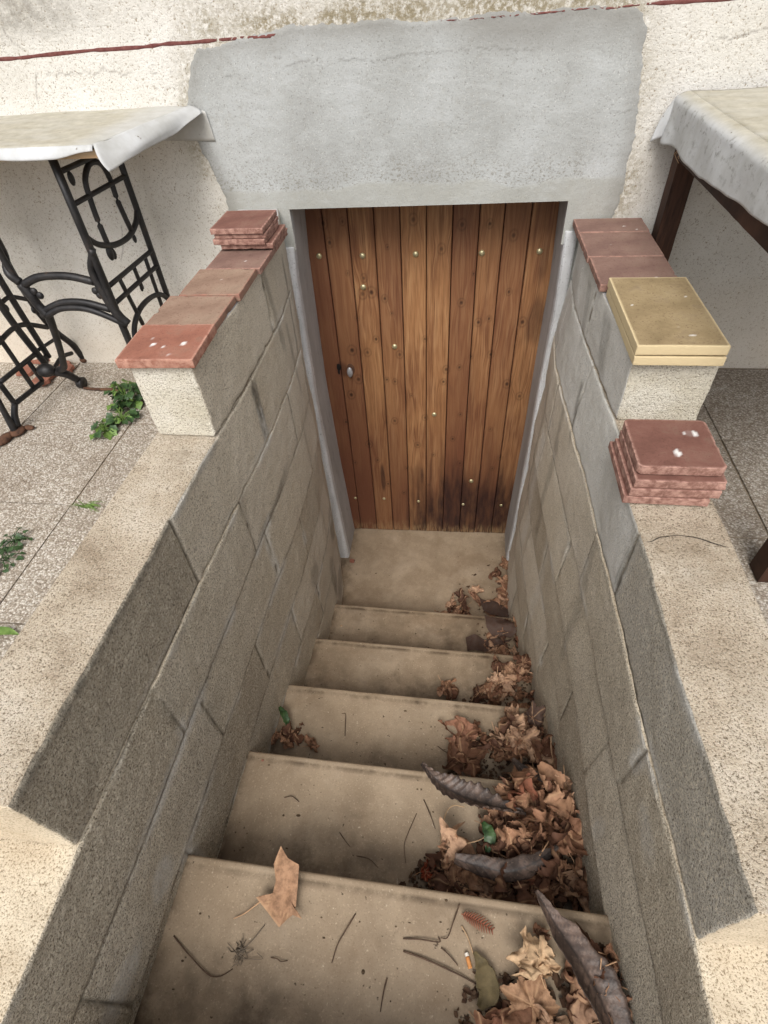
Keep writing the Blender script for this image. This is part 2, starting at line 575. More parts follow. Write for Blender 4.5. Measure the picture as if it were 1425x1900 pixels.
def mat_leaf(name, stops, rough=.75):
    m = Mat(name, rough, .25)
    r = m.rand()
    c = m.ramp(r, stops)
    c = m.mix(m.ramp(m.noise(70, 4, .65), [(.35, .55), (.6, 0)]), c, rgb(70, 44, 30))
    c = m.mix(m.math('MULTIPLY', m.attr('vein'), .55), c, rgb(196, 160, 124))
    m.t.nodes.new('ShaderNodeNewGeometry')
    return m.done(c, m.bump(m.noise(150, 3, .6), .4, .002))

def mat_long_leaf():
    m = Mat('dead_evergreen_leaf', .45, .4)
    c = m.ramp(m.noise(26, 4, .6), [(.3, rgb(50, 41, 37)), (.5, rgb(80, 67, 60)), (.72, rgb(124, 104, 92))])
    c = m.mix(m.ramp(m.noise(120, 3, .7), [(.55, 0), (.7, .5)]), c, rgb(142, 122, 108))
    c = m.mix(m.math('MULTIPLY', m.attr('vein'), .75), c, rgb(30, 26, 26))
    return m.done(c, m.bump(m.noise(90, 4, .6), .5, .003))

def mat_plain(name, c0, c1, scale=30, rough=.7, spec=.3):
    m = Mat(name, rough, spec)
    return m.done(m.ramp(m.noise(scale, 4, .6), [(.3, c0), (.7, c1)]), m.bump(m.noise(scale * 4, 3), .25, .002))

MROUGH, MPATCH, MLINE, MMORTAR, MREVEAL = mat_roughcast(), mat_patch(), mat_line(), mat_mortar(), mat_reveal()
MBLOCK, MPARA, MPIER, MLEDGE = mat_block(), mat_parapet(), mat_pier(), mat_ledge()
MGRAVEL, MGRAVEL2, MTREAD = mat_gravel('washed_gravel_paving'), mat_gravel('dark_gravel_paving', .18), mat_tread()  # second gravel is the same mix toned darker, for the right side
MRED = mat_clay('red_clay_tile', rgb(98, 66, 57), rgb(114, 79, 69), rgb(128, 95, 83), rgb(180, 144, 130))
MDUSTY = mat_clay('dusty_mauve_clay_tile', rgb(106, 82, 74), rgb(124, 98, 88), rgb(138, 114, 102), rgb(166, 128, 114))
MRED2 = mat_clay('bright_red_clay_tile', rgb(122, 80, 66), rgb(140, 93, 77), rgb(152, 110, 94), rgb(188, 146, 128))
MBROWN = mat_clay('dusty_brown_clay_tile', rgb(118, 94, 80), rgb(138, 114, 98), rgb(152, 132, 114), rgb(148, 104, 90))
MBEIGE = mat_clay('beige_stoneware_tile', rgb(124, 107, 79), rgb(144, 126, 95), rgb(158, 141, 110), rgb(204, 186, 148), True)
MDOOR, MDARK, MIRON, MRUST, MCLOTH, MBOARD = mat_wood_door(), mat_dark_wood(), mat_iron(), mat_rusty(), mat_oilcloth(), mat_board()
MBRASS = mat_plain('dull_brass', rgb(178, 168, 128), rgb(208, 200, 164), 60, .35, .6)
MBRASS.node_tree.nodes['Principled BSDF'].inputs['Metallic'].default_value = .7
MALU = mat_plain('brushed_aluminium', rgb(150, 150, 152), rgb(186, 186, 190), 60, .4, .5)
MALU.node_tree.nodes['Principled BSDF'].inputs['Metallic'].default_value = .5
MBLACK = mat_plain('dark_recess', rgb(16, 13, 12), rgb(28, 22, 20), 60)
MLEAF = mat_leaf('dry_brown_leaf', [(0, rgb(80, 56, 44)), (.25, rgb(112, 78, 60)), (.5, rgb(144, 106, 82)), (.72, rgb(166, 128, 100)), (.88, rgb(190, 156, 128)), (1, rgb(128, 80, 60))])
MPALE = mat_leaf('pale_dry_leaf', [(0, rgb(190, 160, 126)), (1, rgb(204, 176, 142))])
MTAN = mat_leaf('tan_dry_leaf', [(0, rgb(162, 126, 98)), (1, rgb(172, 136, 106))])
MLONG = mat_long_leaf()
MGREEN = mat_plain('green_leaf', rgb(36, 58, 33), rgb(66, 92, 50), 60, .45, .4)
MGREEN2 = mat_plain('light_green_leaf', rgb(74, 104, 42), rgb(112, 138, 68), 60, .5, .4)
MTWIG = mat_plain('dry_twig', rgb(64, 48, 38), rgb(98, 78, 62), 80)
MSTEM = mat_plain('pale_leaf_stem', rgb(168, 138, 106), rgb(190, 160, 126), 80)
MDARKLEAF = mat_leaf('matte_dark_leaf', [(0, rgb(74, 60, 53)), (1, rgb(84, 68, 60))])
MLITTER = mat_leaf('rotted_leaf_litter', [(0, rgb(50, 34, 25)), (1, rgb(58, 40, 29))])

# ================================================================== measured layout (metres)
# x: across the well (0 = left well wall), y: towards the house (0 = facade), z: up from the door landing
KF = .0202                                   # the facade is not quite square to the well
def fy(x): return KF * x
ZGL, ZGR = 1.18, 1.165                       # terrace left, right
JL, JR, HL = -.024, .832, 1.724              # door opening
LTOP, LPIER, LLED = 1.549, 1.728, 1.349
RTOP, RPIER, RLED = 1.496, 1.655, 1.296
LY = np.array([-2.7, -1.68, -1.5, -1.1, -.94, -.7, -.4, -.2, -.1, 0.02])
LX = np.array([-.03, -.014, -.009, -.001, .004, .014, .012, -.006, -.034, -.066])
RY = np.array([-2.7, -1.7, -1.4, -1.1, -.82, -.62, -.45, -.2, -.1, .03])
RX = np.array([.89, .881, .872, .871, .863, .855, .848, .842, .850, .862])
def XL(y): return np.interp(y, LY, LX)
def XR(y, z=1.3): return np.interp(y, RY, RX) + .018 * (np.clip(z, 0, 1.3) - 1.3) + .12 * np.clip(z - 1.3, 0, .2) * sstep(y, -1.0, -.8)

def P2(l): return [(p[0], p[2]) for p in l]

# ================================================================== HOUSE WALL
house = empty('house_wall', 'cream roughcast house wall with a grey cement patch above the low wooden door', 'house wall')

PATCH = P2([(-0.219, -0.004, 1.723), (-0.218, -0.004, 1.758), (-0.235, -0.005, 1.813), (-0.244, -0.005, 1.87), (-0.261, -0.005, 1.912), (-0.27, -0.005, 1.962), (-0.254, -0.005, 2.022), (-0.227, -0.005, 2.081), (-0.201, -0.004, 2.114), (-0.156, -0.003, 2.114), (-0.107, -0.002, 2.126), (-0.054, -0.001, 2.132), (0.006, 0, 2.136), (0.052, 0.001, 2.145), (0.151, 0.003, 2.145), (0.31, 0.006, 2.146), (0.422, 0.009, 2.139), (0.592, 0.012, 2.144), (0.691, 0.014, 2.146), (0.796, 0.016, 2.147), (0.877, 0.018, 2.143), (0.906, 0.018, 2.141), (0.929, 0.019, 2.127), (0.946, 0.019, 2.102), (0.949, 0.019, 2.054), (0.961, 0.019, 1.999), (0.963, 0.019, 1.94), (0.975, 0.02, 1.879), (0.973, 0.02, 1.813), (0.977, 0.02, 1.757), (0.97, 0.02, 1.684)]) + [(.93, 1.5), (.90, 1.15), (-.09, 1.15), (-.11, 1.5)]
CR_P = [P2([(0.278, 0.006, 2.077), (0.337, 0.007, 2.08), (0.423, 0.009, 2.084), (0.478, 0.01, 2.086), (0.514, 0.01, 2.08)]), P2([(0.536, 0.011, 2.085), (0.584, 0.012, 2.087), (0.632, 0.013, 2.081), (0.688, 0.014, 2.074)]), P2([(0.014, 0, 2.067), (0.076, 0.002, 2.084), (0.134, 0.003, 2.078), (0.206, 0.004, 2.077), (0.307, 0.006, 2.077)]), P2([(0.788, 0.016, 1.857), (0.83, 0.017, 1.903), (0.902, 0.018, 1.939), (0.966, 0.02, 1.939)]), P2([(0.839, 0.017, 1.783), (0.837, 0.017, 1.825), (0.84, 0.017, 1.855)]), P2([(0.791, 0.016, 2.095), (0.842, 0.017, 2.072), (0.901, 0.018, 2.046)]), P2([(-0.14, -0.003, 2.062), (-0.108, -0.002, 2.062), (-0.041, -0.001, 2.09), (0.027, 0.001, 2.095)])]
CR_W = [P2([(-0.683, -0.014, 2.092), (-0.631, -0.013, 2.088), (-0.594, -0.012, 2.082), (-0.577, -0.012, 2.089), (-0.521, -0.011, 2.079), (-0.483, -0.01, 2.092), (-0.428, -0.009, 2.075), (-0.375, -0.008, 2.084), (-0.332, -0.007, 2.074)]), P2([(-0.688, -0.014, 2.089), (-0.703, -0.014, 2.061), (-0.718, -0.015, 2.028)]), P2([(-0.731, -0.015, 2.184), (-0.715, -0.014, 2.157), (-0.696, -0.014, 2.134)]), P2([(1.126, 0.023, 2.075), (1.188, 0.024, 2.08), (1.236, 0.025, 2.093)]), P2([(-0.604, -0.012, 1.687), (-0.627, -0.013, 1.619), (-0.67, -0.014, 1.547), (-0.666, -0.013, 1.47)])]
BANDZ = P2([(-0.043, -0.001, 1.779), (0.092, 0.002, 1.775), (0.26, 0.005, 1.793), (0.465, 0.009, 1.78), (0.586, 0.012, 1.79), (0.652, 0.013, 1.767), (0.823, 0.017, 1.783)])
LINE = P2([(-0.775, -0.016, 2.124), (-0.075, -0.002, 2.136), (0.386, 0.008, 2.143), (1.061, 0.021, 2.15)])

def facade_h(x, z):
    p = np.stack([x, z, 0 * x], -1)
    return .004 * fbm(p, 3, 3, 5) + .0005 * fbm(p, 60, 2, 9)

def in_hole(x, z):
    return ((x > JL) & (x < JR) & (z < HL)) | ((x > -.055) & (x < .865) & (z < 1.6))

def sheet(xs, zs, height, keep=None):
    X, Z = np.meshgrid(xs, zs, indexing='ij')
    x, z = X.ravel(), Z.ravel()
    V = np.stack([x, fy(x) - height(x, z), z], -1)
    nz = len(zs)
    i, j = np.meshgrid(np.arange(len(xs) - 1), np.arange(nz - 1), indexing='ij')
    F = np.stack([i * nz + j, (i + 1) * nz + j, (i + 1) * nz + j + 1, i * nz + j + 1], -1).reshape(-1, 4)
    cx = (xs[:-1] + xs[1:]) / 2
    cz = (zs[:-1] + zs[1:]) / 2
    CX, CZ = np.meshgrid(cx, cz, indexing='ij')
    ok = ~in_hole(CX.ravel(), CZ.ravel())
    if keep is not None:
        ok &= keep(CX.ravel(), CZ.ravel())
    F = F[ok]
    u, inv = np.unique(F, return_inverse=True)
    return V[u], inv.reshape(-1, 4)

def with_edges(arr, extra):
    return np.unique(np.round(np.concatenate([arr, extra]), 5))

xs = with_edges(np.concatenate([np.arange(-5, -1.25, .12), np.arange(-1.25, 1.75, .0042), np.arange(1.75, 6, .12)]), [JL, JR, -.055, .865])
zs = with_edges(np.concatenate([np.arange(-.1, 1.1, .1), np.arange(1.1, 2.42, .0042), np.arange(2.42, 5, .12)]), [HL, 1.6])
V, F = sheet(xs, zs, facade_h)
x, z = V[:, 0], V[:, 2]
p3 = np.stack([x, z, 0 * x], -1)
near = (np.abs(x - .4) < 2) & (z > 1) & (z < 2.5)
crack = np.zeros(len(V)); moss = np.zeros(len(V)); soot = np.zeros(len(V)); peach = np.zeros(len(V))
q = p3[near]
d = np.full(len(q), 1e9)
wob = .004 * vn(q, 70, 3)
for l in CR_W:
    d = np.minimum(d, polydist(q[:, 0] + wob, q[:, 1] + wob, l))
crack[near] = (1 - sstep(d, .0008, .003)) * sstep(vn(q, 18, 4), -.6, .1) * .45
sd = sdist(q[:, 0], q[:, 1], PATCH)
nz_ = fbm(q, 9, 3, 21)
left_side = 1 - sstep(q[:, 0], .0, .25)
mm = (1 - sstep(-sd, .0, .085 + .05 * nz_)) * (sd < .01) * (.55 + .45 * nz_)
top_zone = sstep(q[:, 1], 2.14, 2.16) * (1 - sstep(q[:, 1], 2.17, 2.26)) * sstep(q[:, 0], -.3, -.1) * (1 - sstep(q[:, 0], .75, .95))
moss[near] = np.clip(mm * 1.0 + top_zone * (.5 + .5 * nz_) + .35 * sstep(q[:, 1], 2.16, 2.22) * sstep(nz_, -.1, .4), 0, 1)
sc = sstep(q[:, 1], 2.13, 2.2) * (1 - sstep(q[:, 0], -.62, -.3)) * (.75 + .6 * nz_)
soot[near] = np.clip(sc, 0, 1) * .8
peach[near] = np.clip((1 - sstep(q[:, 1], 1.22, 1.55)) * (.6 + .5 * fbm(q, 4, 2, 8)), 0, 1) * .75
V[:, 1] += crack * .0008
mesh_obj('rendered_wall', V, F, MROUGH, house, dict(crack=crack, moss=moss, soot=soot, peach=peach))

# the smoother grey cement around the doorway, a few millimetres proud of the old render
xs = with_edges(np.arange(-.34, 1.14, .0036), [JL, JR, -.055, .865])
zs = with_edges(np.arange(1.12, 2.2, .0036), [HL, 1.6])
def patch_sd(x, z):
    q = np.stack([x, z, 0 * x], -1)
    return sdist(x, z, PATCH) + .006 * fbm(q, 16, 3, 31) + .003 * vn(q, 120, 2)
def patch_h(x, z):
    s_ = patch_sd(x, z)
    q = np.stack([x, z, 0 * x], -1)
    return facade_h(x, z) * .4 + np.where(s_ > 0, .0018 + .0016 * sstep(s_, 0, .03), .0018 + .35 * np.minimum(s_, 0)) + .0012 * fbm(q, 7, 2, 77)
V, F = sheet(xs, zs, patch_h, lambda x, z: patch_sd(x, z) > -.016)
x, z = V[:, 0], V[:, 2]
q = np.stack([x, z, 0 * x], -1)
wob = .005 * vn(q, 60, 3) + .003 * vn(q, 160, 5)
d = np.full(len(q), 1e9)
for l in CR_P:
    d = np.minimum(d, polydist(x + wob, z + wob, l))
crack = (1 - sstep(d, .0006, .0028)) * sstep(vn(q, 14, 6), -.5, .2) * .36
bx, bz = zip(*BANDZ)
bz_at = np.interp(x, bx, bz) + .008 * fbm(q, 18, 3, 12)
band = 1 - sstep(z, bz_at - .006, bz_at + .006)
pits = .7 * (1 - sstep(z, bz_at, bz_at + .12)) * (1 - band) * (1 - sstep(x, .8, .95))
dark = np.clip(sstep(z, 2.04, 2.12) * (.35 + .9 * fbm(q, 5, 3, 14)), 0, 1) * sstep(x, -.3, .5) + np.clip(1 - sstep(patch_sd(x, z), 0, .05), 0, 1) * .55 + (1 - sstep(np.abs(x - .79) + .03 * fbm(q, 6, 2, 3), .0, .3)) * sstep(z, 2.05, 2.1) * .5
V[:, 1] += crack * .0004 - band * .0006
mesh_obj('cement_patch', V, F, MPATCH, house, dict(crack=crack, band=band, pits=pits, dark=np.clip(dark, 0, 1)))

# painted line
lx = np.arange(-5, 6, .005)
lx = lx[lx < 99]
lz0 = np.interp(lx, [-5, -.775, -.075, .386, 1.061, 6], [2.05, LINE[0][1], LINE[1][1], LINE[2][1], LINE[3][1], 2.2])
rows = np.array([-.0048, -.003, 0, .003, .0048])
X = np.repeat(lx, 5)
W = np.tile(rows, len(lx))
q = np.stack([X, W, 0 * X], -1)
worn = .5 * sstep(X, -.2, -.05) * (1 - sstep(X, .9, 1.0)) + 2.2 * sstep(X, -.02, .08) * (1 - sstep(X, .34, .44))
Zl = np.repeat(lz0, 5) + W * (1 - .55 * sstep(X, .05, .15) * (1 - sstep(X, .9, 1.0))) * (1 + .3 * vn(q, 40, 3)) + .0015 * vn(np.stack([X, 0 * X, 0 * X], -1), 14, 5)
Hl = np.where(np.abs(W) > .004, -.001, .0009) - worn * .006 * (sstep(fbm(q, 34, 4, 8) + .5 * vn(q, 260, 4), -.1, .5) + .5 * (worn > 1.2))
base = np.where((X > -.34) & (X < 1.14), np.maximum(facade_h(X, Zl), patch_h(X, Zl)), facade_h(X, Zl))
V = np.stack([X, fy(X) - base - Hl, Zl], -1)
i, j = np.meshgrid(np.arange(len(lx) - 1), np.arange(4), indexing='ij')
F = np.stack([i * 5 + j, (i + 1) * 5 + j, (i + 1) * 5 + j + 1, i * 5 + j + 1], -1).reshape(-1, 4)
gap = np.diff(lx) > .01
F = F[~np.repeat(gap, 4)]
mesh_obj('painted_line', V, F, MLINE, house)

# jambs
LE_Z, LE_X = [-.05, 0, .5, 1.0, 1.5, 1.724], [-.008, -.008, -.030, -.043, -.036, -.024]
RE_Z, RE_X = [-.05, 0, .7, 1.1, 1.4, 1.724], [.824, .826, .840, .841, .845, .834]
def jamb(side):
    ez, ex = (LE_Z, LE_X) if side < 0 else (RE_Z, RE_X)
    outer = -.095 if side < 0 else .876
    top = 1.61 if side < 0 else 1.64
    def build(y0, y1, name, mat, inset, r, z1):
        zz = lin(-.04, z1, .01, r)
        yy = lin(y0, y1, .01, r)
        uu = lin(0, 1, .25)
        V, F = gridbox(uu, yy, zz)
        u, y, z = V.T.copy()
        e = np.interp(z, ez, ex) + side * inset
        q = np.stack([z * 0 + side, y, z], -1)
        e = e - side * (.0018 * fbm(q, 6, 3, 4) + .0012 * fbm(q, 45, 2, 6)) * (1 if inset == 0 else .3)
        u2 = u if side < 0 else 1 - u
        xx = outer + (e - outer) * u2
        fr = sstep(y1 - y, y1 - y0 - r - .001, y1 - y0)          # round the arris
        xx = xx + side * fr * r * .7 * (u2 > .9)
        yy_ = y + fy(xx) - (y < y0 + .004) * .003 * fbm(np.stack([xx, 0 * z, z], -1), 14, 3, 11)
        mesh_obj(name, np.stack([xx, yy_, z], -1), F if side < 0 else F[:, ::-1], mat, house)
    build(-.010, .03, 'jamb_arris', MMORTAR, 0, .007, top)
    build(.031, .215, 'door_reveal', MREVEAL, .002, .004, HL + .02)
jamb(-1)
jamb(1)
V, F = rbox((-.06, .012, HL), (.87, .23, HL + .06), .003, .03)
V[:, 1] += fy(V[:, 0])
mesh_obj('lintel', V, F, MREVEAL, house)

# door
door = bpy.data.objects.new('door', None)
COL.objects.link(door)
door.parent = house
door['label'] = 'low plank door of stained pine, dark with dampness along its foot'
YD = .2
PE = [-.075, .028, .119, .2115, .3035, .3955, .487, .5785, .6625, .7525, .87]
KNOTS = [(.045, 1.55), (.03, 1.615), (.10, 1.62), (.16, 1.42), (.15, 1.36), (.185, 1.365), (.10, 1.44), (.12, 1.26), (.255, 1.53), (.235, 1.34), (.26, 1.28), (.19, 1.17), (.285, 1.10), (.39, 1.17), (.45, 1.52), (.53, 1.32), (.57, 1.43),
         (.60, 1.24), (.64, 1.255), (.615, 1.60), (.535, 1.04), (.48, 1.03), (.47, .97), (.58, 1.09), (.66, 1.1), (.77, 1.24), (.705, 1.36), (.225, .98), (.26, .97), (.10, .98), (.085, 1.12), (.15, 1.11), (.06, .9), (.12, .62), (.155, .52), (.21, .75), (.25, .76),
         (.355, .62), (.30, .47), (.43, .56), (.52, .66), (.56, .51), (.69, .72), (.72, .48), (.75, .55), (.74, .96), (.20, .36), (.28, .3), (.66, .34), (.49, .33), (.41, .36), (.55, .8), (.39, .78), (.33, .9), (.02, .75), (.04, .5), (.80, .9), (.35, 1.62), (.52, 1.6), (.70, 1.56)]
krs = np.random.RandomState(3)
KN = [(kx, kz, .0045 + .007 * krs.rand()) for kx, kz in KNOTS]
def rect_blob(x, z, cx, cz, rx, rz, n):
    return 1 - sstep(np.hypot((x - cx) / rx, (z - cz) / rz) + n, .55, 1.05)
for k in range(10):
    a0, b0 = PE[k] + .0012, PE[k + 1] - .0012
    V, F = gridbox(lin(a0, b0, .0032, .004), lin(0, .03, .012, .004), lin(.004 + .004 * krs.rand(), HL + .03, .0045, .003))
    V = rounded(V, .004)
    x, y, z = V.T.copy()
    g = x + .004 * np.sin(z * 2.1 + k) + k * .311
    knot = np.zeros(len(V))
    for kx, kz, kr in KN:
        dx, dz = x - kx, (z - kz)
        rr = np.hypot(dx, dz * .45)
        g = g + dx * .9 * np.exp(-(rr / (kr * 2.6)) ** 2)
        rk = np.hypot(dx, dz * .8)
        knot = np.maximum(knot, (1 - sstep(rk, kr * .35, kr)) * (.55 + .4 * krs.rand()))
        knot = np.maximum(knot, .35 * np.exp(-((rk - kr * 1.6) / (kr * .3)) ** 2))
    q = np.stack([x * 3, 0 * x, z], -1)
    n = .35 * fbm(q, 7, 4, 41)
    vs_ = fbm(np.stack([g * 1.0, 0 * x, z * .09], -1), 38, 3, 61) + .6 * fbm(np.stack([g, 0 * x, z * .3], -1), 9, 3, 62)
    reg = sstep(x, .22, .52) * (1 - sstep(z, .26, .74)) * .72 + .25 * (1 - sstep(z, .15, .5)) + .45 * np.exp(-((z - .20 - .05 * np.sin(x * 23)) / .07) ** 2) * sstep(x, .46, .56)
    st = sstep(reg + .45 * vs_, .18, .95) + .7 * sstep(.75 * np.exp(-((x - .60) / .035) ** 2) * (1 - sstep(z, .17, .27)) + .75 * np.exp(-((x - .70 - .1 * (z - .15)) / .03) ** 2) * (1 - sstep(z, .15, .26)) + .3 * vs_, .4, .7) + rect_blob(x, z, .175, .40, .014, .11, n * .6) * .9  + .5 * rect_blob(x, z, .82, 1.23, .05, .13, n) + .35 * rect_blob(x, z, .815, 1.46, .02, .09, n) + .35 * rect_blob(x, z, .35, .42, .05, .1, n) + .5 * rect_blob(x, z, .035, 1.03, .035, .05, n)
    worn = (1 - sstep(z, .01, .09 + .08 * fbm(q, 12, 3, 4))) * .8
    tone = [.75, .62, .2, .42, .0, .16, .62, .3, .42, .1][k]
    plank_dark = np.clip(tone + .36 * (1 - sstep(z, .25, 1.0)) + .15 * fbm(q, 3, 2, 6) + .3 * (1 - sstep(np.minimum(x - a0, b0 - x), .0, .005)), 0, 1)  # per-plank tone, darker lower down and along the plank edges
    V[:, 1] += .0012 * fbm(np.stack([g, 0 * x, z * .04], -1), 90, 2, 4) + knot * .001
    V[:, 1] = YD + V[:, 1] + fy(V[:, 0])
    mesh_obj('plank', V, F, MDOOR, door, dict(grain=g, knot=knot, stain=np.clip(st, 0, 1), worn=worn, darkening=plank_dark))
BOLTS = [(0, 1.504), (.162, 1.502), (.357, 1.504), (.594, 1.503), (.796, 1.505), (.155, 1.386), (.265, 1.137), (.432, .799), (.622, .394), (.59, .226), (.787, .226), (.355, .24), (.172, .252), (.018, .251)]
for k, (bx_, bz_) in enumerate(BOLTS):
    r_ = .0112 if k < 9 else .0082
    V, F = ball((bx_, YD + fy(bx_) - .0005, bz_), r_, 9, (1, .62, 1))
    mesh_obj('bolt', V, F, MBRASS, door)
# grey oval knob on its neck, and the splintered lock hole beside it
V, F = join([ball((.07, YD - .020, 1.028), .0225, 12, (.56, .36, 1.05)), tube([(.07, YD + .01, 1.03), (.07, YD - .018, 1.03)], .007, 6, 10)])
knob = mesh_obj('knob', V, F, MALU, door)
V, F = ball((.071, YD + .0005, 1.03), .021, 10, (.8, .08, 1.35))
mesh_obj('escutcheon', V, F, MRUST, door)
parts = [ball((.018, YD + .0005, 1.04), .013, 10, (.9, .08, 1.3)), ball((.017, YD, 1.018), .006, 8, (.8, .1, 2.2))]
V, F = join(parts)
mesh_obj('lock_hole', V, F, MBLACK, door)

# ================================================================== TERRACES, GROUND
def paving(name, xl_, yl_, z, mat, x_in):
    parts = []
    rs = np.random.RandomState(5)
    for a, b in zip(xl_[:-1], xl_[1:]):
        for c, d in zip(yl_[:-1], yl_[1:]):
            V, F = rbox((a + .0028, c + .0028, z - .03), (b - .0028, d - .0028, z + .0015 * rs.randn()), .004, .05)
            V[:, 2] += (V[:, 2] > z - .01) * (rs.randn() * .003 * (V[:, 0] - a) + rs.randn() * .003 * (V[:, 1] - c))
            parts.append((V, F))
    V, F = join(parts)
    o = mesh_obj(name, V, F, mat)
    o['kind'] = 'structure'
yl_ = [-3.6, -3.2, -2.82, -2.42, -2.02, -1.62, -1.22, -.815, -.412, -.004]
paving('terrace_paving', [-3.4, -3.0, -2.6, -2.2, -1.8, -1.4, -.995, -.595, -.13], yl_, ZGL, MGRAVEL, 0)
paving('side_paving', [1.0, 1.345, 1.745, 2.145, 2.545, 2.945, 3.345, 3.745], [v + .012 for v in yl_[:-1]] + [.018], ZGR, MGRAVEL2, 0)
MGROUT = mat_plain('paving_grout', rgb(118, 104, 88), rgb(168, 154, 134), 22, .95, .1)
for nm_, x0, x1, zg in (('paving_bed', -3.4, -.13, ZGL), ('paving_bed', 1.0, 3.7, ZGR)):
    o = mesh_obj(nm_, np.array([(x0, -3.6, zg - .006), (x1, -3.6, zg - .006), (x1, .02 if x1 < 0 else .03, zg - .006), (x0, .02 if x1 < 0 else .03, zg - .006)]), np.array([[0, 1, 2, 3]]), MGROUT)
    o['kind'] = 'structure'
MSOIL = mat_plain('dark_earth', rgb(74, 60, 46), rgb(112, 94, 74), 14, .95, .1)
parts = []
for x0, x1, y0, y1 in ((-60, -.12, -60, .05), (1.0, 60, -60, .05), (-.12, 1.0, -60, -2.7)):
    parts.append((np.array([(x0, y0, 0), (x1, y0, 0), (x1, y1, 0), (x0, y1, 0)], float) + np.array([0, 0, 1.146]), np.array([[0, 1, 2, 3]])))
V, F = join(parts)
o = mesh_obj('ground', V, F, MSOIL)
o['kind'] = 'structure'

# ================================================================== WELL WALLS
def joints(y, z, ztop, courses, q):
    """distance to nearest mortar joint, and a tone per block"""
    wv = .0035 * fbm(np.stack([y, 0 * y, 0 * y], -1), 3, 2, 3)
    k = np.floor((ztop - z - wv) / .2).astype(int)
    dh = np.abs((ztop - z - wv) / .2 - np.round((ztop - z - wv) / .2)) * .2
    dv = np.full(len(y), 1e9)
    blk = np.zeros(len(y))
    for c, js in courses.items():
        m = k == c
        if not m.any():
            continue
        for t_, jy in enumerate(js):
            lean = .04 * (np.sin(c * 3.1 + t_) * .5) * (z[m] - (ztop - .2 * c - .1))
            dd = y[m] - jy - lean
            dv[m] = np.minimum(dv[m], np.abs(dd))
            blk[m] += dd > 0
    tone = _hash(k, blk.astype(int), 0 * k, 9) * .32 + .5
    return dh, dv, tone, k, blk

def well_wall(side, root, name, y0, y1, z0, z1, thick, ztop, courses, mats, step, extra=None, r=.006, fine=True):
    """one solid piece of masonry: u=0 outer face, u=1 face towards the well"""
    uu = lin(-thick, 0, .02, r)
    yy = lin(y0, y1, step if fine else .03, r)
    zz = lin(z0, z1, step, r)
    V, F = gridbox(uu, yy, zz)
    Vr = rounded(V, r)
    u, y, z = Vr.T.copy()
    innerf = sstep(V[:, 0], -.012, -.002)
    q = np.stack([u * 0 + side * 7, y, z], -1)
    dh, dv, tone, k, blk = joints(y, z, ztop, courses, q)
    jn = np.minimum(dh + .0022 * vn(q, 45, 3), dv + .0022 * vn(q, 50, 8))
    gate = sstep(fbm(q, 5, 2, 15), -.55, .05)
    joint = (1 - sstep(jn, .0010, .0046)) * (.35 + .65 * gate) * innerf
    dep = (1 - sstep(jn, .001, .006)) * (.25 + .75 * gate)
    off = .0012 * _hash(k, blk.astype(int), 0 * k, 33) + .003 * fbm(q, 5, 3, 2) + .0012 * fbm(q, 40, 2, 7)
    zc = (ztop - z) / .2 - k - .5
    off = off + (1.0 if side > 0 else .45) * (.011 * zc * _hash(k, 0 * k, 0 * k, 71) + .004 * (.25 - zc ** 2))
    tone = tone + (.22 if side > 0 else .10) * _hash(k, 0 * k, 0 * k, 72)
    off = (off - .0032 * dep + .0025 * np.exp(-((jn - .009) / .005) ** 2) * np.clip(fbm(q, 8, 2, 44), 0, 1)) * innerf
    rough_n = .0018 * fbm(np.stack([u, y, z], -1), 55, 3, 51) + .003 * fbm(np.stack([u, y, z], -1), 11, 2, 52)
    if side < 0:
        x = XL(y) + u + off + rough_n * (1 - innerf)
    else:
        x = XR(y, z) - u - off - rough_n * (1 - innerf)
    z2 = z + rough_n * (V[:, 2] > z1 - .008)
    y2 = y + rough_n * (V[:, 1] < y0 + .008)
    far = sstep(y, -1.5, -.55)
    at = dict(tone=tone, joint=joint, stain=np.zeros(len(y)), grey=np.zeros(len(y)), rough=1 - .45 * far, white=np.zeros(len(y)))
    if extra:
        extra(at, y, z, q, jn, dv)
    for kk in at:
        at[kk] = np.clip(at[kk], 0, 1)
    W = np.stack([x, y2, z2], -1)
    if side > 0:
        F = F[:, ::-1]
    o = mesh_obj(name, W, F, mats[0], root, at)
    nf = np.cross(V[F[:, 1]] - V[F[:, 0]], V[F[:, 2]] - V[F[:, 0]])
    nf /= np.linalg.norm(nf, axis=1)[:, None] + 1e-12
    if side > 0:
        nf = -nf
    idx = np.zeros(len(F), np.int32)
    for mt in mats[1:]:
        o.data.materials.append(mt)
    if len(mats) > 1:
        idx[nf[:, 2] > .72] = 1
        idx[(nf[:, 0] < -.72)] = 1
    if len(mats) > 2:
        idx[nf[:, 1] < -.72] = 2
    if len(mats) > 3:
        idx[nf[:, 2] > .72] = 3
    o.data.polygons.foreach_set('material_index', idx)
    return o

def streak(y, z, ya, za, yb, zb, w, q):
    t = np.clip((za - z) / (za - zb), 0, 1)
    c = ya + (yb - ya) * t
    inr = sstep(z, zb - .03, zb + .04) * (1 - sstep(z, za - .01, za + .02))
    return (1 - sstep(np.abs(y - c) + .35 * w * fbm(q, 20, 2, 19), w * .25, w)) * inr

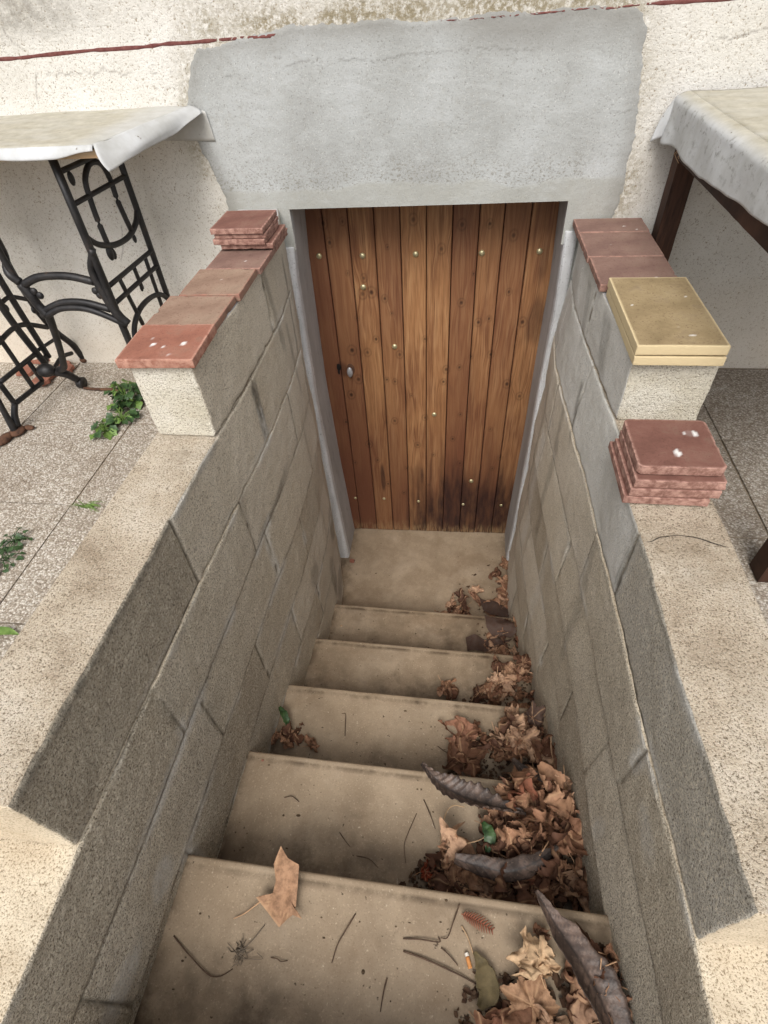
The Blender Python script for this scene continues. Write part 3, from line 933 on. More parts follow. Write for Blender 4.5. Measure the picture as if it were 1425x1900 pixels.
def left_marks(at, y, z, q, jn, dv):
    nearf = sstep(y, -.75, -.1)
    at['grey'] += .45 * nearf + .2 * np.clip(fbm(q, 4, 2, 90), 0, 1)
    at['rough'] *= 1 - .45 * nearf
    s_ = at['stain']
    s_ += .55 * streak(y, z, -.46, 1.73, -.40, 1.45, .028, q) + .45 * streak(y, z, -.33, 1.5, -.31, 1.25, .022, q)
    s_ += .9 * streak(y, z, -.70, 1.53, -.70, 1.345, .026, q)
    s_ += .7 * streak(y, z, -.235, 1.66, -.25, 1.36, .013, q) + .65 * streak(y, z, -.20, 1.32, -.2, 1.1, .012, q)
    s_ += .65 * (1 - sstep(np.abs(z - (1.155 + .06 * (y + .9))) + .02 * fbm(q, 9, 2, 6), .0, .024)) * sstep(y, -1.0, -.86) * (1 - sstep(y, -.7, -.55))
    s_ += .55 * rect_blob(y, z, -.2, .5, .10, .12, .4 * fbm(q, 12, 3, 61)) + .5 * rect_blob(y, z, -.36, .32, .06, .14, .4 * fbm(q, 12, 3, 62)) + .45 * rect_blob(y, z, -.25, .12, .12, .1, .4 * fbm(q, 12, 3, 63))
    s_ += .45 * rect_blob(y, z, -.6, .62, .07, .08, .5 * fbm(q, 12, 3, 64))
    s_ += .5 * (y < -.94) * sstep(z, 1.52 + .012 * fbm(q, 7, 2, 3), 1.545) + .32 * (y < -1.2) * sstep(z, 1.35, 1.40)  # dirt plus ambient shade painted along the parapet's upper edge
    s_ += .35 * (1 - sstep(jn, .0, .03)) * np.clip(fbm(q, 6, 3, 70), 0, 1) * 1.6
    at['white'] += .75 * (1 - sstep(jn, .004, .030)) * sstep(fbm(q, 7, 3, 91), .05, .4)
    s_ += .40 * sstep(y, -2.2, -1.3) * (1 - sstep(y, -1.3, -1.0)) * np.clip(.3 + fbm(q, 5, 3, 74), 0, 1) * (z < 1.1)
    at['white'] += .6 * rect_blob(y, z, -1.66, 1.02, .045, .05, .5 * fbm(q, 14, 3, 66)) + .6 * rect_blob(y, z, -1.86, 1.03, .1, .04, .5 * fbm(q, 14, 3, 67)) + .3 * (1 - sstep(np.abs(z - 1.365), .0, .01)) * sstep(fbm(q, 9, 2, 5), 0, .3) * (y < -1.3)

def right_marks(at, y, z, q, jn, dv):
    n = fbm(q, 6, 3, 80)
    g = sstep(z + .004 * n, RLED - .002, RLED + .004) * sstep(y + .03 * n, -1.15, -1.08)
    at['grey'] += .95 * g + .45 * sstep(z, RLED, RLED + .01) * (1 - g) + .25 * sstep(y, -.6, -.1) * (z < RLED)
    at['rough'] *= 1 - .55 * g - .3 * sstep(y, -1.0, -.3) * (1 - g)
    s_ = at['stain']
    s_ += .75 * streak(y, z, -.50, 1.42, -.56, 1.27, .022, q) + .5 * streak(y, z, -1.113, 1.47, -1.113, 1.30, .016, q)
    s_ += .40 * streak(y, z, -.32, 1.62, -.38, 1.47, .03, q) + .5 * streak(y, z, -.55, 1.63, -.60, 1.5, .06, q)
    s_ += .5 * (y < -1.0) * sstep(z, 1.47 + .01 * n, 1.495) + .35 * (1 - sstep(jn, .0, .025)) * np.clip(n * 2, 0, 1)  # upper edge band: dirt with ambient shade painted in; then joint smears
    s_ += .4 * (1 - sstep(np.abs(z - RLED), 0, .018)) * sstep(y, -1.2, -1.0) * sstep(n, -.1, .3) * (y < -.7)
    at['white'] += .4 * rect_blob(y, z, -1.53, 1.2, .06, .05, .5 * n) + .35 * rect_blob(y, z, -1.47, .95, .02, .05, .5 * n) + .25 * (1 - sstep(np.abs(z - 1.096), .0, .008)) * (y < -1.45)
    at['white'] += .25 * g * np.clip(n * 1.6, 0, 1) + .75 * (1 - sstep(jn, .004, .030)) * sstep(fbm(q, 7, 3, 92), .05, .4)
    at['white'] += .5 * streak(y, z, -.25, 1.05, -.3, .5, .06, q) + .35 * streak(y, z, -.62, .9, -.66, .4, .05, q)
    s_ += .4 * streak(y, z, -.42, 1.28, -.47, .75, .035, q) + .35 * streak(y, z, -.95, 1.28, -1.0, .8, .03, q) + .3 * streak(y, z, -.16, 1.2, -.18, .5, .03, q)

LC = {-1: [-.47], 0: [-1.187, -.70, -.2], 1: [-1.93, -1.43, -.935, -.46], 2: [-1.85, -1.353, -.86, -.37], 3: [-2.1, -1.6, -1.098, -.61, -.13], 4: [-1.82, -1.33, -.85, -.35], 5: [-1.6, -1.1, -.6, -.15], 6: [-.85, -.36], 7: [-.6, -.15]}
RC = {-1: [-.4], 0: [-1.115, -.53, -.1], 1: [-1.93, -1.432, -.93, -.3], 2: [-1.85, -1.342, -.787, -.28], 3: [-2.1, -1.6, -1.13, -.62, -.15], 4: [-1.82, -1.33, -.87, -.37], 5: [-1.6, -1.1, -.62, -.15], 6: [-.85, -.36], 7: [-.6, -.15]}

lw = empty('stair_wall', 'concrete block wall left of the steps, with the pier of brown tiles on it', 'wall')
well_wall(-1, lw, 'block_wall', -2.7, -.002, -.1, LLED - .001, .16, LTOP, LC, [MBLOCK, MLEDGE], .0062, left_marks)
well_wall(-1, lw, 'parapet', -1.684, -.003, LLED, LTOP, .145, LTOP, LC, [MBLOCK, MPARA, MLEDGE], .0062, left_marks)
well_wall(-1, lw, 'pier', -.936, -.004, LTOP + .001, LPIER, .135, LTOP, LC, [MBLOCK, MPIER, MPIER, MREVEAL], .0062, left_marks, r=.005)
V, F = rbox((-.62, -2.7, 1.14), (-.157, -1.688, LLED - .001), .007, .03)
V[:, 0] += XL(V[:, 1])
q = V.copy()
V += .002 * np.stack([fbm(q, 20, 2, s_) for s_ in (1, 2, 3)], -1)
mesh_obj('low_ledge', V, F, MLEDGE, lw)

rw = empty('stair_wall', 'concrete block wall right of the steps, pale grey on top with a cracked coping', 'wall')
well_wall(1, rw, 'block_wall', -2.7, .012, -.1, RLED - .001, .18, RLED + .2, RC, [MBLOCK, MLEDGE], .0062, right_marks)
well_wall(1, rw, 'parapet', -1.691, .012, RLED, RTOP, .158, RLED + .2, RC, [MBLOCK, MPARA, MLEDGE], .0062, right_marks)
well_wall(1, rw, 'pier', -.768, .011, RTOP + .001, RPIER, .175, RLED + .2, RC, [MBLOCK, MPIER, MPIER, MREVEAL], .0062, right_marks, r=.005)
V, F = rbox((.177, -2.7, 1.12), (.62, -1.695, RLED - .001), .007, .03)
V[:, 0] += XR(V[:, 1], 1.296)
q = V.copy()
V += .002 * np.stack([fbm(q, 20, 2, s_) for s_ in (1, 2, 3)], -1)
mesh_obj('low_ledge', V, F, MLEDGE, rw)
# crack across the right coping
CRK = smooth_path([(0.878, -1.137, 1.498), (0.888, -1.134, 1.498), (0.911, -1.123, 1.498), (0.943, -1.118, 1.498), (0.974, -1.124, 1.498), (0.999, -1.135, 1.498), (1.017, -1.142, 1.498)], 60)
CRK[:, 1] += .002 * vn(CRK, 60, 3)
V, F = tube(CRK, [.0003, .0008, .0005, .0009, .0003], raw=True, n=60, seg=6)
mesh_obj('crack', V, F, MBLACK, rw)

# ================================================================== STAIRCASE
RS, TD, Y1, KS = .1845, .2923, -.4323, -.0152
stair = empty('staircase', 'flight of tan stoneware steps going down to the cellar door', 'staircase')
def ny(k): return Y1 - (k - 1) * TD
def xfit(V, y):
    t = V[:, 0]
    return (XL(y) - .025) * (1 - t) + (XR(y, V[:, 2]) + .025) * t
V, F = gridbox(lin(0, 1, .012), lin(-.47, .235, .01), lin(-.03, 0, .03))
grime_shade = np.clip(.22 + (1 - sstep(np.minimum(V[:, 0], 1 - V[:, 0]), .02, .14)) * .7 + (1 - sstep(V[:, 1], -.46, -.3)) * .5, 0, 1)  # dirt, with shade painted along the side walls and towards the first riser
V[:, 0] = -.08 + V[:, 0] * .98
V[:, 2] += .0012 * fbm(V, 8, 2, 3)
mesh_obj('landing', V, F, MTREAD, stair, dict(grime_shade=grime_shade))
for k in range(1, 8):
    st = bpy.data.objects.new('step', None)
    COL.objects.link(st)
    st.parent = stair
    zt, yf, yb = k * RS, ny(k), ny(k + 1) - .02
    V, F = gridbox(lin(0, 1, .012), lin(yb, yf, .006, .006), lin(zt - .022, zt, .022, .006))
    y, z = V[:, 1].copy(), V[:, 2].copy()
    lo, hi = V.min(0), V.max(0)
    Vr = rounded(np.stack([V[:, 0] * 0 + .5, y, z], -1) * np.array([0, 1, 1]) + np.array([0, 0, 0]), .006) if False else None
    # round the nosing
    r = .008
    m = (y > yf - r) & (z > zt - r)
    cy, cz = yf - r, zt - r
    dy, dz = y - cy, z - cz
    mm = np.maximum(np.abs(dy), np.abs(dz))
    nn = np.hypot(dy, dz)
    kf = np.where(m & (nn > 1e-9), mm / np.maximum(nn, 1e-9), 1)
    V[:, 1], V[:, 2] = np.where(m, cy + dy * kf, y), np.where(m, cz + dz * kf, z)
    edge = np.minimum(V[:, 0], 1 - V[:, 0])
    q = np.stack([V[:, 0] * .85, V[:, 1], V[:, 2]], -1)
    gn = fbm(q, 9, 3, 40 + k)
    grime_shade = np.clip([0, .34, .28, .2, .12, .08, .05, .05][k] + .5 * np.clip(gn, 0, 1) + (1 - sstep(edge + .02 * gn, .0, .07)) * .8 + (1 - sstep(y - yb, .02, .15 + .12 * gn)) * .6 + sstep(y, yf - .028, yf - .020) * (1 - sstep(y, yf - .020, yf - .012)) * .7, 0, 1)  # dirt plus shade painted at the back by the riser and at the ends
    groove = np.exp(-((y - (yf - .021)) / .0025) ** 2) * (z > zt - .004)
    V[:, 2] += -.0018 * groove + .001 * fbm(q, 7, 2, k)
    V[:, 0] = xfit(V, V[:, 1])
    V[:, 1] += KS * V[:, 0] + .0008 * fbm(q, 9, 2, 5 + k)
    mesh_obj('tread', V, F, MTREAD, st, dict(grime_shade=grime_shade))
    V, F = gridbox(lin(0, 1, .02), lin(yf - .035, yf - .012, .02), lin(zt - RS - .002, zt - .0225, .012))
    V[:, 0] = xfit(V, V[:, 1])
    grime_shade = .3 + .6 * (1 - sstep(V[:, 2] - (zt - RS), 0, .08))  # dirt and painted shade, deepening towards the riser's foot
    V[:, 1] += KS * V[:, 0]
    mesh_obj('riser', V, F, MTREAD, st, dict(grime_shade=grime_shade))

# ================================================================== CAP TILES
def tile(label, lo, hi, mat, group=None, yaw=0.0, tilt=(0, 0), chips=1.0, spots=(), name='clay_tile', seed=1, cat='tile', rc=0.0):
    c = np.array([(lo[0] + hi[0]) / 2, (lo[1] + hi[1]) / 2, lo[2]])
    h = np.array([(hi[0] - lo[0]) / 2, (hi[1] - lo[1]) / 2, hi[2] - lo[2]])
    V, F = gridbox(lin(-h[0], h[0], .0045, .0016), lin(-h[1], h[1], .0045, .0016), lin(0, h[2], .004, .0016))
    top = (V[:, 2] > h[2] - .0008).astype(float)
    W = rounded(V, .0016)
    q = W + c
    if rc:                                          # softened corners in plan
        ax, ay = np.abs(W[:, 0]) - (h[0] - rc), np.abs(W[:, 1]) - (h[1] - rc)
        m = (ax > 0) & (ay > 0)
        s_ = np.maximum(ax, ay) / np.maximum(np.hypot(ax, ay), 1e-9)
        W[:, 0] = np.where(m, np.sign(W[:, 0]) * (h[0] - rc + ax * s_), W[:, 0])
        W[:, 1] = np.where(m, np.sign(W[:, 1]) * (h[1] - rc + ay * s_), W[:, 1])
    side = sstep(np.maximum(np.abs(V[:, 0]) - h[0], np.abs(V[:, 1]) - h[1]), -.004, -.001)
    n = fbm(q, 55, 3, seed)
    chip = np.clip(fbm(q, 40, 3, seed + 4) - .30, 0, 1) * side * chips
    W[:, 0] -= np.sign(W[:, 0]) * (chip * .012 + side * .0003 * n) * (np.abs(V[:, 0]) > h[0] - .004)
    W[:, 1] -= np.sign(W[:, 1]) * (chip * .012 + side * .0003 * n) * (np.abs(V[:, 1]) > h[1] - .004)
    W[:, 2] += .0006 * fbm(q, 18, 2, seed + 9) - chip * .004 * top
    sp = np.zeros(len(W))
    for sx, sy, sr, *k in spots:
        d = np.hypot((q[:, 0] - sx), (q[:, 1] - sy) * (k[0] if k else 1)) / sr + .35 * vn(q, 160, 3)
        s1 = 1 - sstep(d, .7, 1.1)
        if len(k) > 1:
            s1 = s1 * (.55 + .45 * np.sign(np.sin(q[:, 0] * k[1])))
        sp = np.maximum(sp, s1)
    W[:, 2] += .001 * sp * top
    o = mesh_obj(name, W, F, mat, None, dict(edge=side, spot=sp * top))
    o.location = c
    o.rotation_euler = (tilt[0], tilt[1], yaw)
    return tag(o, label, cat, group)

ZP = LPIER + .002
tile('bright red clay tile with white bird droppings capping the end of the left pier', (-.142, -.953, ZP), (.018, -.814, ZP + .019), MRED2, yaw=.012, tilt=(.02, -.01), spots=[(-.085, -.895, .006), (-.02, -.893, .006), (-.06, -.905, .004), (-.095, -.872, .003), (-.035, -.935, .0035)], seed=3)
tile('greyish brown tile directly behind the bright red tile on the left pier', (-.143, -.811, ZP), (.013, -.669, ZP + .016), MBROWN, yaw=-.01, seed=5, chips=2)
tile('brown tile with a pale scuff in the middle of the left pier capping', (-.124, -.666, ZP), (.022, -.520, ZP + .017), MBROWN, yaw=.01, seed=7, chips=1.6, spots=[(-.045, -.585, .002)])
tile('reddish brown tile right in front of the small red stack on the left pier', (-.112, -.517, ZP), (.030, -.372, ZP + .016), MDUSTY, yaw=0, seed=9, spots=[(-.02, -.47, .003)])
tile('red capping tile lying beneath the small stack of tiles by the wall', (-.106, -.369, ZP), (.031, -.236, ZP + .0165), MRED, seed=11, chips=1.4)
zz = ZP + .022
tile('lowest tile of the small red stack on the left pier, set back to the right', (-.104, -.408, zz), (.036, -.266, zz + .013), MRED, yaw=.01, seed=13, chips=1.3)
tile('second tile from the bottom of the small red stack on the left pier', (-.117, -.418, zz + .014), (.022, -.272, zz + .0275), MRED, yaw=-.02, seed=15, chips=2.2)
tile('thin red tile just under the top of the small stack on the left pier', (-.113, -.414, zz + .0285), (.024, -.276, zz + .038), MRED, yaw=.015, seed=17, chips=1.8)
tile('smooth dark red tile on top of the small stack against the grey patch', (-.118, -.420, zz + .0405), (.022, -.279, zz + .054), MRED, yaw=0.0, seed=19, chips=.5)

ZQ = RPIER + .002
tile('short brownish red tile touching the house wall on the right pier', (.855, -.104, ZQ), (1.053, .008, ZQ + .019), MDUSTY, seed=21, chips=.8, spots=[(.99, -.06, .003), (1.02, -.09, .003)])
tile('brownish red tile in the middle of the right pier capping', (.857, -.281, ZQ), (1.052, -.107, ZQ + .018), MDUSTY, yaw=.004, seed=23, chips=.9, spots=[(.93, -.2, .002)])
tile('brownish red tile beside the beige tiles on the right pier', (.862, -.458, ZQ), (1.052, -.284, ZQ + .018), MDUSTY, yaw=.006, seed=25, chips=1.2, spots=[(1.0, -.42, .005)])
tile('lower of the two beige stoneware tiles on the right pier', (.876, -.800, ZQ), (1.050, -.478, ZQ + .0195), MBEIGE, name='stoneware_tile', seed=27, chips=.15)
tile('upper beige stoneware tile with a white fleck on the right pier', (.875, -.797, ZQ + .0220), (1.050, -.474, ZQ + .0425), MBEIGE, name='stoneware_tile', seed=29, chips=.1, yaw=.004, spots=[(.99, -.755, .005, 1.8), (.97, -.72, .002), (.90, -.62, .002), (1.02, -.58, .002)])
zr = RTOP + .005
tile('lowest red tile of the stack on the right parapet, jutting out over the steps', (.852, -1.043, zr), (1.008, -.872, zr + .017), MRED, yaw=-.01, seed=31, chips=1.4)
tile('second red tile from the bottom of the stack on the right parapet', (.858, -1.040, zr + .018), (1.022, -.884, zr + .036), MRED, yaw=.012, seed=33, chips=1.5)
tile('third red tile up in the stack on the right parapet, just under the top one', (.864, -1.036, zr + .037), (1.027, -.880, zr + .0545), MRED, yaw=.0, seed=35, chips=1.3)
tile('top red tile of the right parapet stack, with a white ring mark and clipped corners', (.866, -1.021, zr + .0570), (1.024, -.872, zr + .0765), MRED, yaw=.005, seed=37, chips=.5, spots=[(.985, -.918, .014, 1.2, 210), (.945, -.978, .006, .6)], rc=.012)

# ================================================================== LEFT TABLE ON THE TREADLE
tb = empty('treadle_table', 'table on a black cast iron sewing machine stand against the cream wall', 'table')
XR_, XL_ = -.50, -.98
def flatbar(pts, w, t, n=16):
    return tube(pts, w, n=n, seg=8, r2=t)
def part(name, pieces, mat, root):
    V, F = join(pieces)
    return mesh_obj(name, V, F, mat, root)
V, F = rbox((-1.75, -.410, 1.966), (-.345, -.004, 1.984), .004, .05)
mesh_obj('table_board', V, F, MBOARD, tb)
# right end frame, in its own upright plane
fr = []
sq = lambda a, b, w=.011, t=.009: tube([a, b], w, n=6, seg=8, r2=t)
fr += [sq((XR_, -.372, 1.22), (XR_, -.368, 1.966), .0125, .010), sq((XR_, -.058, 1.22), (XR_, -.062, 1.966), .0115, .009)]
for z_, (a, b) in ((1.925, (-.36, -.07)), (1.850, (-.37, -.06)), (1.632, (-.37, -.06)), (1.582, (-.37, -.06))):
    fr.append(sq((XR_, a, z_ + .004), (XR_, b, z_ - .006), .008, .007))
fr.append(tube([(XR_, -.282, 1.722), (XR_, -.284, 1.79), (XR_, -.279, 1.846), (XR_, -.268, 1.886), (XR_, -.229, 1.911), (XR_, -.19, 1.911), (XR_, -.160, 1.893), (XR_, -.148, 1.853), (XR_, -.150, 1.80), (XR_, -.136, 1.715)], .0078, n=46))
fr.append(tube([(XR_, -.366, 1.775), (XR_, -.345, 1.755), (XR_, -.312, 1.734), (XR_, -.243, 1.711), (XR_, -.16, 1.705), (XR_, -.094, 1.723), (XR_, -.058, 1.755)], .0085, n=30))
for a, b in (((-.293, 1.633), (-.265, 1.47)), ((-.196, 1.628), (-.193, 1.556)), ((-.113, 1.63), (-.117, 1.45))):
    fr.append(sq((XR_, a[0], a[1]), (XR_, b[0], b[1]), .0075, .006))
fr.append(tube([(XR_, -.345, 1.40), (XR_, -.327, 1.475), (XR_, -.262, 1.512), (XR_, -.18, 1.516), (XR_, -.104, 1.498), (XR_, -.06, 1.462)], .0085, n=26))
for z_ in (1.40, 1.30):
    fr.append(sq((XR_, -.37, z_), (XR_, -.06, z_), .008, .007))
fr.append(tube([(XR_, -.372, 1.25), (XR_, -.378, 1.215), (XR_, -.385, 1.192)], [.012, .011, .014], n=14))
fr.append(tube([(XR_, -.058, 1.25), (XR_, -.045, 1.21), (XR_, -.025, 1.187)], [.012, .011, .012], n=10))
for yy_, zz_, r_ in ((-.325, 1.905, .014), (-.288, 1.703, .017), (-.272, 1.695, .013), (-.134, 1.690, .011), (-.197, 1.560, .009), (-.15, 1.955, .013), (-.365, 1.74, .012)):
    fr.append(ball((XR_, yy_, zz_), r_, 8, (.5, .75, 1.25)))
part('end_frame', fr, MIRON, tb)
# front brace joining the frames: two bowed bars with a waisted upright at each end
YB = -.372
br = [tube([(-.492, YB, 1.745), (-.520, YB, 1.69), (-.516, YB, 1.63), (-.499, YB, 1.556), (-.478, YB + .002, 1.525)], [.010, .011, .013, .014, .012], n=24)]
br.append(tube([(-.757, YB, 1.648), (-.702, YB, 1.668), (-.646, YB, 1.673), (-.59, YB, 1.670), (-.530, YB, 1.655)], .0115, n=24))
br.append(tube([(-.74, YB, 1.565), (-.674, YB, 1.590), (-.628, YB, 1.596), (-.577, YB, 1.591), (-.515, YB, 1.572)], .0105, n=24))
br.append(tube([(-.728, YB - .006, 1.555), (-.681, YB - .006, 1.575), (-.635, YB - .006, 1.580), (-.592, YB - .006, 1.577), (-.548, YB - .006, 1.562), (-.482, YB, 1.522)], .0095, n=26))
br.append(tube([(-.765, YB, 1.650), (-.752, YB, 1.615), (-.745, YB, 1.585), (-.730, YB, 1.555)], [.014, .015, .013, .015], n=18))
br.append(tube([(-.765, YB, 1.655), (-.785, YB, 1.685), (-.81, YB + .05, 1.725), (-.98, YB + .24, 1.80)], [.013, .012, .011, .010], n=22))
br.append(tube([(-.772, YB, 1.66), (-.778, YB, 1.75), (-.780, YB, 1.966)], .0095, n=12))
for xx, zz_ in ((-.735, 1.628), (-.722, 1.615), (-.538, 1.628), (-.53, 1.615), (-.745, 1.553)):
    br.append(ball((xx, YB, zz_), .011, 7, (1, .7, 1)))
part('front_brace', br, MIRON, tb)
br = [tube([(-.728, YB, 1.56), (-.752, YB + .02, 1.50), (-.80, YB + .055, 1.40), (-.858, YB + .10, 1.315), (-.905, YB + .125, 1.285)], [.014, .012, .011, .012, .013], n=24)]
br.append(ball((-.945, -.262, 1.292), .030, 10, (1.1, .9, .8)))
br.append(tube([(-.97, -.262, 1.29), (-.93, -.262, 1.29)], .018, n=6, seg=12))
br.append(tube([(-.94, -.262, 1.29), (-.90, -.235, 1.262), (-.884, -.212, 1.222)], [.016, .015, .012], n=14))
part('pedal_arm', br, MIRON, tb)
# left end frame, leaning traces of the same casting
XF = XL_
lf = []
def yz(l): return [(XF, p[0], p[1]) for p in l]
lf.append(tube(yz([(-.138, 1.966), (-.135, 1.666), (-.133, 1.565), (-.118, 1.445), (-.081, 1.345), (-.034, 1.266), (-.010, 1.19)]), [.010, .010, .010, .011, .011, .012, .014], n=40))
lf.append(tube(yz([(-.21, 1.966), (-.202, 1.594), (-.180, 1.296)]), .0105, n=24))
lf.append(tube(yz([(-.275, 1.966), (-.257, 1.536), (-.212, 1.286)]), .0115, n=24))
lf.append(tube(yz([(-.45, 1.966), (-.345, 1.50), (-.332, 1.434), (-.319, 1.259)]), .008, n=24))
lf.append(tube(yz([(-.435, 1.40), (-.40, 1.435), (-.322, 1.449), (-.253, 1.451), (-.194, 1.432), (-.113, 1.380)]), .0085, n=26))
lf.append(tube(yz([(-.26, 1.535), (-.202, 1.534), (-.131, 1.493)]), .0075, n=14))
for a, b, w in (((-.431, 1.349), (-.238, 1.339), .0085), ((-.428, 1.262), (-.271, 1.247), .009), ((-.436, 1.349), (-.428, 1.262), .009), ((-.278, 1.337), (-.266, 1.249), .008), ((-.208, 1.342), (-.110, 1.330), .0065), ((-.33, 1.345), (-.322, 1.256), .006)):
    lf.append(tube(yz([a, b]), w, n=8))
lf.append(tube(yz([(-.428, 1.262), (-.455, 1.235), (-.475, 1.20)]), [.010, .011, .015], n=14))
lf.append(tube(yz([(-.46, 1.40), (-.475, 1.33), (-.486, 1.25), (-.490, 1.192)]), [.008, .009, .010, .013], n=18))
lf.append(tube(yz([(-.19, 1.25), (-.12, 1.262), (-.06, 1.245)]), .008, n=12))
for yy_, zz_, r_ in ((-.25, 1.515, .017), (-.128, 1.455, .014), (-.20, 1.30, .015), (-.43, 1.262, .012)):
    lf.append(ball((XF, yy_, zz_), r_, 8, (.6, 1, 1)))
part('end_frame', lf, MIRON, tb)
lf = [ball((XF + .004, -.487, 1.19), .022, 8, (1.2, 1.4, .5)), ball((XF + .03, -.462, 1.187), .015, 8, (1.5, .8, .5)), ball((XF - .015, -.53, 1.19), .03, 8, (.7, 1.2, .4)), ball((XF, -.012, 1.19), .018, 8, (1, 1, .7))]
part('frame_foot', lf[:3], MRUST, tb)
part('frame_foot', lf[3:], MRUST, tb)
part('caster', [tube([(-.893, -.203, 1.2045), (-.872, -.203, 1.2045)], .021, n=5, seg=16), tube([(-.883, -.203, 1.205), (-.884, -.21, 1.235)], .006, n=5)], MIRON, tb)
V, F = tube([(-0.87, -0.217, 1.19), (-0.825, -0.223, 1.19), (-0.742, -0.224, 1.19), (-0.711, -0.231, 1.19)], .0055, n=10)
tag(mesh_obj('iron_rod', V, F, MRUST), 'thin dark iron rod lying on the gravel slabs by the caster', 'rod')
# broken terracotta under the stand
pts = [(-1.192, -0.099, 1.182), (-1.207, -0.025, 1.182), (-1.164, -0.008, 1.182), (-1.097, -0.048, 1.182), (-1.027, -0.079, 1.182), (-1.026, -0.122, 1.182), (-1.065, -0.166, 1.182), (-1.124, -0.152, 1.182)]
rs = np.random.RandomState(8)
for k, (cx, cy, cz) in enumerate([pts[0], pts[2], pts[4], pts[6]]):
    V, F = rbox((-.045, -.03, 0), (.045, .03, .012), .002, .008)
    V[:, 0] += .5 * V[:, 1] * (1 if k % 2 else -1) + .010 * vn(V, 45, k)
    V[:, 1] += .010 * vn(V, 45, k + 9)
    o = mesh_obj('tile_shard', V, F, MRED2, None, dict(edge=np.zeros(len(V)), spot=np.zeros(len(V))))
    o.location = (cx, cy, ZGL + .002 + .002 * k)
    o.rotation_euler = (0, .12 * (k % 2), rs.rand() * 3)
    tag(o, 'broken orange terracotta shard on the slabs under the iron stand', 'shard', 'terracotta shards under the stand')

# oilcloth of the left table
def cloth_from_rows(rows, nu, nv):
    """skin a sheet through rows of control points"""
    R = np.array([smooth_path(r, nu) for r in rows])
    out = np.array([smooth_path(R[:, i], nv) for i in range(nu)])
    V = out.reshape(-1, 3)
    i, j = np.meshgrid(np.arange(nu - 1), np.arange(nv - 1), indexing='ij')
    F = np.stack([i * nv + j, (i + 1) * nv + j, (i + 1) * nv + j + 1, i * nv + j + 1], -1).reshape(-1, 4)
    return V, F
def solidify(V, F, t):
    nrm = np.zeros_like(V)
    fn_ = np.cross(V[F[:, 1]] - V[F[:, 0]], V[F[:, 3]] - V[F[:, 0]])
    for k in range(4):
        np.add.at(nrm, F[:, k], fn_)
    nrm /= np.linalg.norm(nrm, axis=1)[:, None] + 1e-12
    n = len(V)
    edges = {}
    for f in F:
        for k in range(4):
            a, b = int(f[k]), int(f[(k + 1) % 4])
            edges[(a, b)] = edges.get((a, b), 0) + 1
    rim = [(a, b) for (a, b) in edges if (b, a) not in edges]
    S = np.array([[b, a, a + n, b + n] for a, b in rim])
    return np.vstack([V, V - nrm * t]), np.vstack([F, F[:, ::-1] + n, S])

lc = empty('oilcloth', 'grimy pale oilcloth with a pointed hanging corner on the treadle table', 'tablecloth', (0, 0, 0))
def top_edge(v):      # the fold line of the right end, v = 0 at wall
    return np.interp(v, [0, .5, 1], [-.262, -.305, -.352])
def fn_top(u, v):
    x = -1.76 + u * (top_edge(v) + 1.76)
    y = -.004 - v * .408
    z = 1.994 + .004 * fbm(np.stack([x, y, 0 * x], -1), 7, 2, 3) + .006 * (1 - v) * u
    ed = sstep(np.maximum(u, v), .97, 1.0)
    return np.stack([x, y, z - .004 * ed], -1)
V, F = gridsheet(fn_top, np.linspace(0, 1, 110), np.linspace(0, 1, 40))
dust = sstep(1.002 - (V[:, 0] - -1.76) / 1.45, .0, .05) * 0 + 1.0 - .6 * sstep(V[:, 0], -.44, -.34)
nV = len(V)
Vs, Fs = solidify(V, F, .0015)
mesh_obj('cloth_top', Vs, Fs, MCLOTH, lc, dict(dust=np.tile(dust, 2), speck=np.zeros(2 * nV)))
# front drop: about 3 cm, shrinking to the left
def fn_front(u, v):
    x = -1.76 + u * (1.76 - .352)
    hgt = .015 + .005 * np.sin(x * 9) + .004 * vn(np.stack([x, 0 * x, 0 * x], -1), 6, 4) - .009 * sstep(x, -.46, -.37)
    y = -.412 - .010 * np.sin(v * 1.6) - .004 * vn(np.stack([x, 0 * x, 0 * x], -1), 9, 7) * v
    return np.stack([x, y, 1.993 - .002 * v - hgt * v], -1)
V, F = gridsheet(fn_front, np.linspace(0, 1, 120), np.linspace(0, 1, 8))
Vs, Fs = solidify(V, F, .0015)
mesh_obj('front_drop', Vs, Fs, MCLOTH, lc, dict(dust=np.zeros(len(Vs)), speck=np.zeros(len(Vs))))
# right end drop with the pointed corner at the front and a lifted flap at the wall
rows = [
    [(-.352, -.412, 1.993), (-.322, -.27, 1.996), (-.285, -.12, 1.999), (-.262, -.010, 2.000)],
    [(-.340, -.432, 1.977), (-.306, -.275, 1.982), (-.270, -.12, 1.990), (-.245, -.015, 1.996)],
    [(-.329, -.442, 1.961), (-.298, -.30, 1.966), (-.265, -.13, 1.975), (-.230, -.022, 1.990)],
    [(-.316, -.446, 1.944), (-.300, -.31, 1.953), (-.272, -.16, 1.958), (-.224, -.030, 1.984)],
]
V, F = cloth_from_rows(rows, 40, 14)
V += .002 * np.stack([vn(V, 22, s_) for s_ in (1, 2, 3)], -1)
Vs, Fs = solidify(V, F, .0015)
mesh_obj('end_drop', Vs, Fs, MCLOTH, lc, dict(dust=np.full(len(Vs), .08), speck=np.zeros(len(Vs))))
rows = [
    [(-.40, -.008, 1.982), (-.33, -.010, 1.985), (-.262, -.010, 1.992), (-.218, -.016, 1.986)],
    [(-.40, -.008, 1.950), (-.33, -.009, 1.952), (-.262, -.010, 1.955), (-.214, -.012, 1.952)],
    [(-.40, -.008, 1.919), (-.33, -.009, 1.918), (-.262, -.009, 1.915), (-.211, -.009, 1.912)],
]
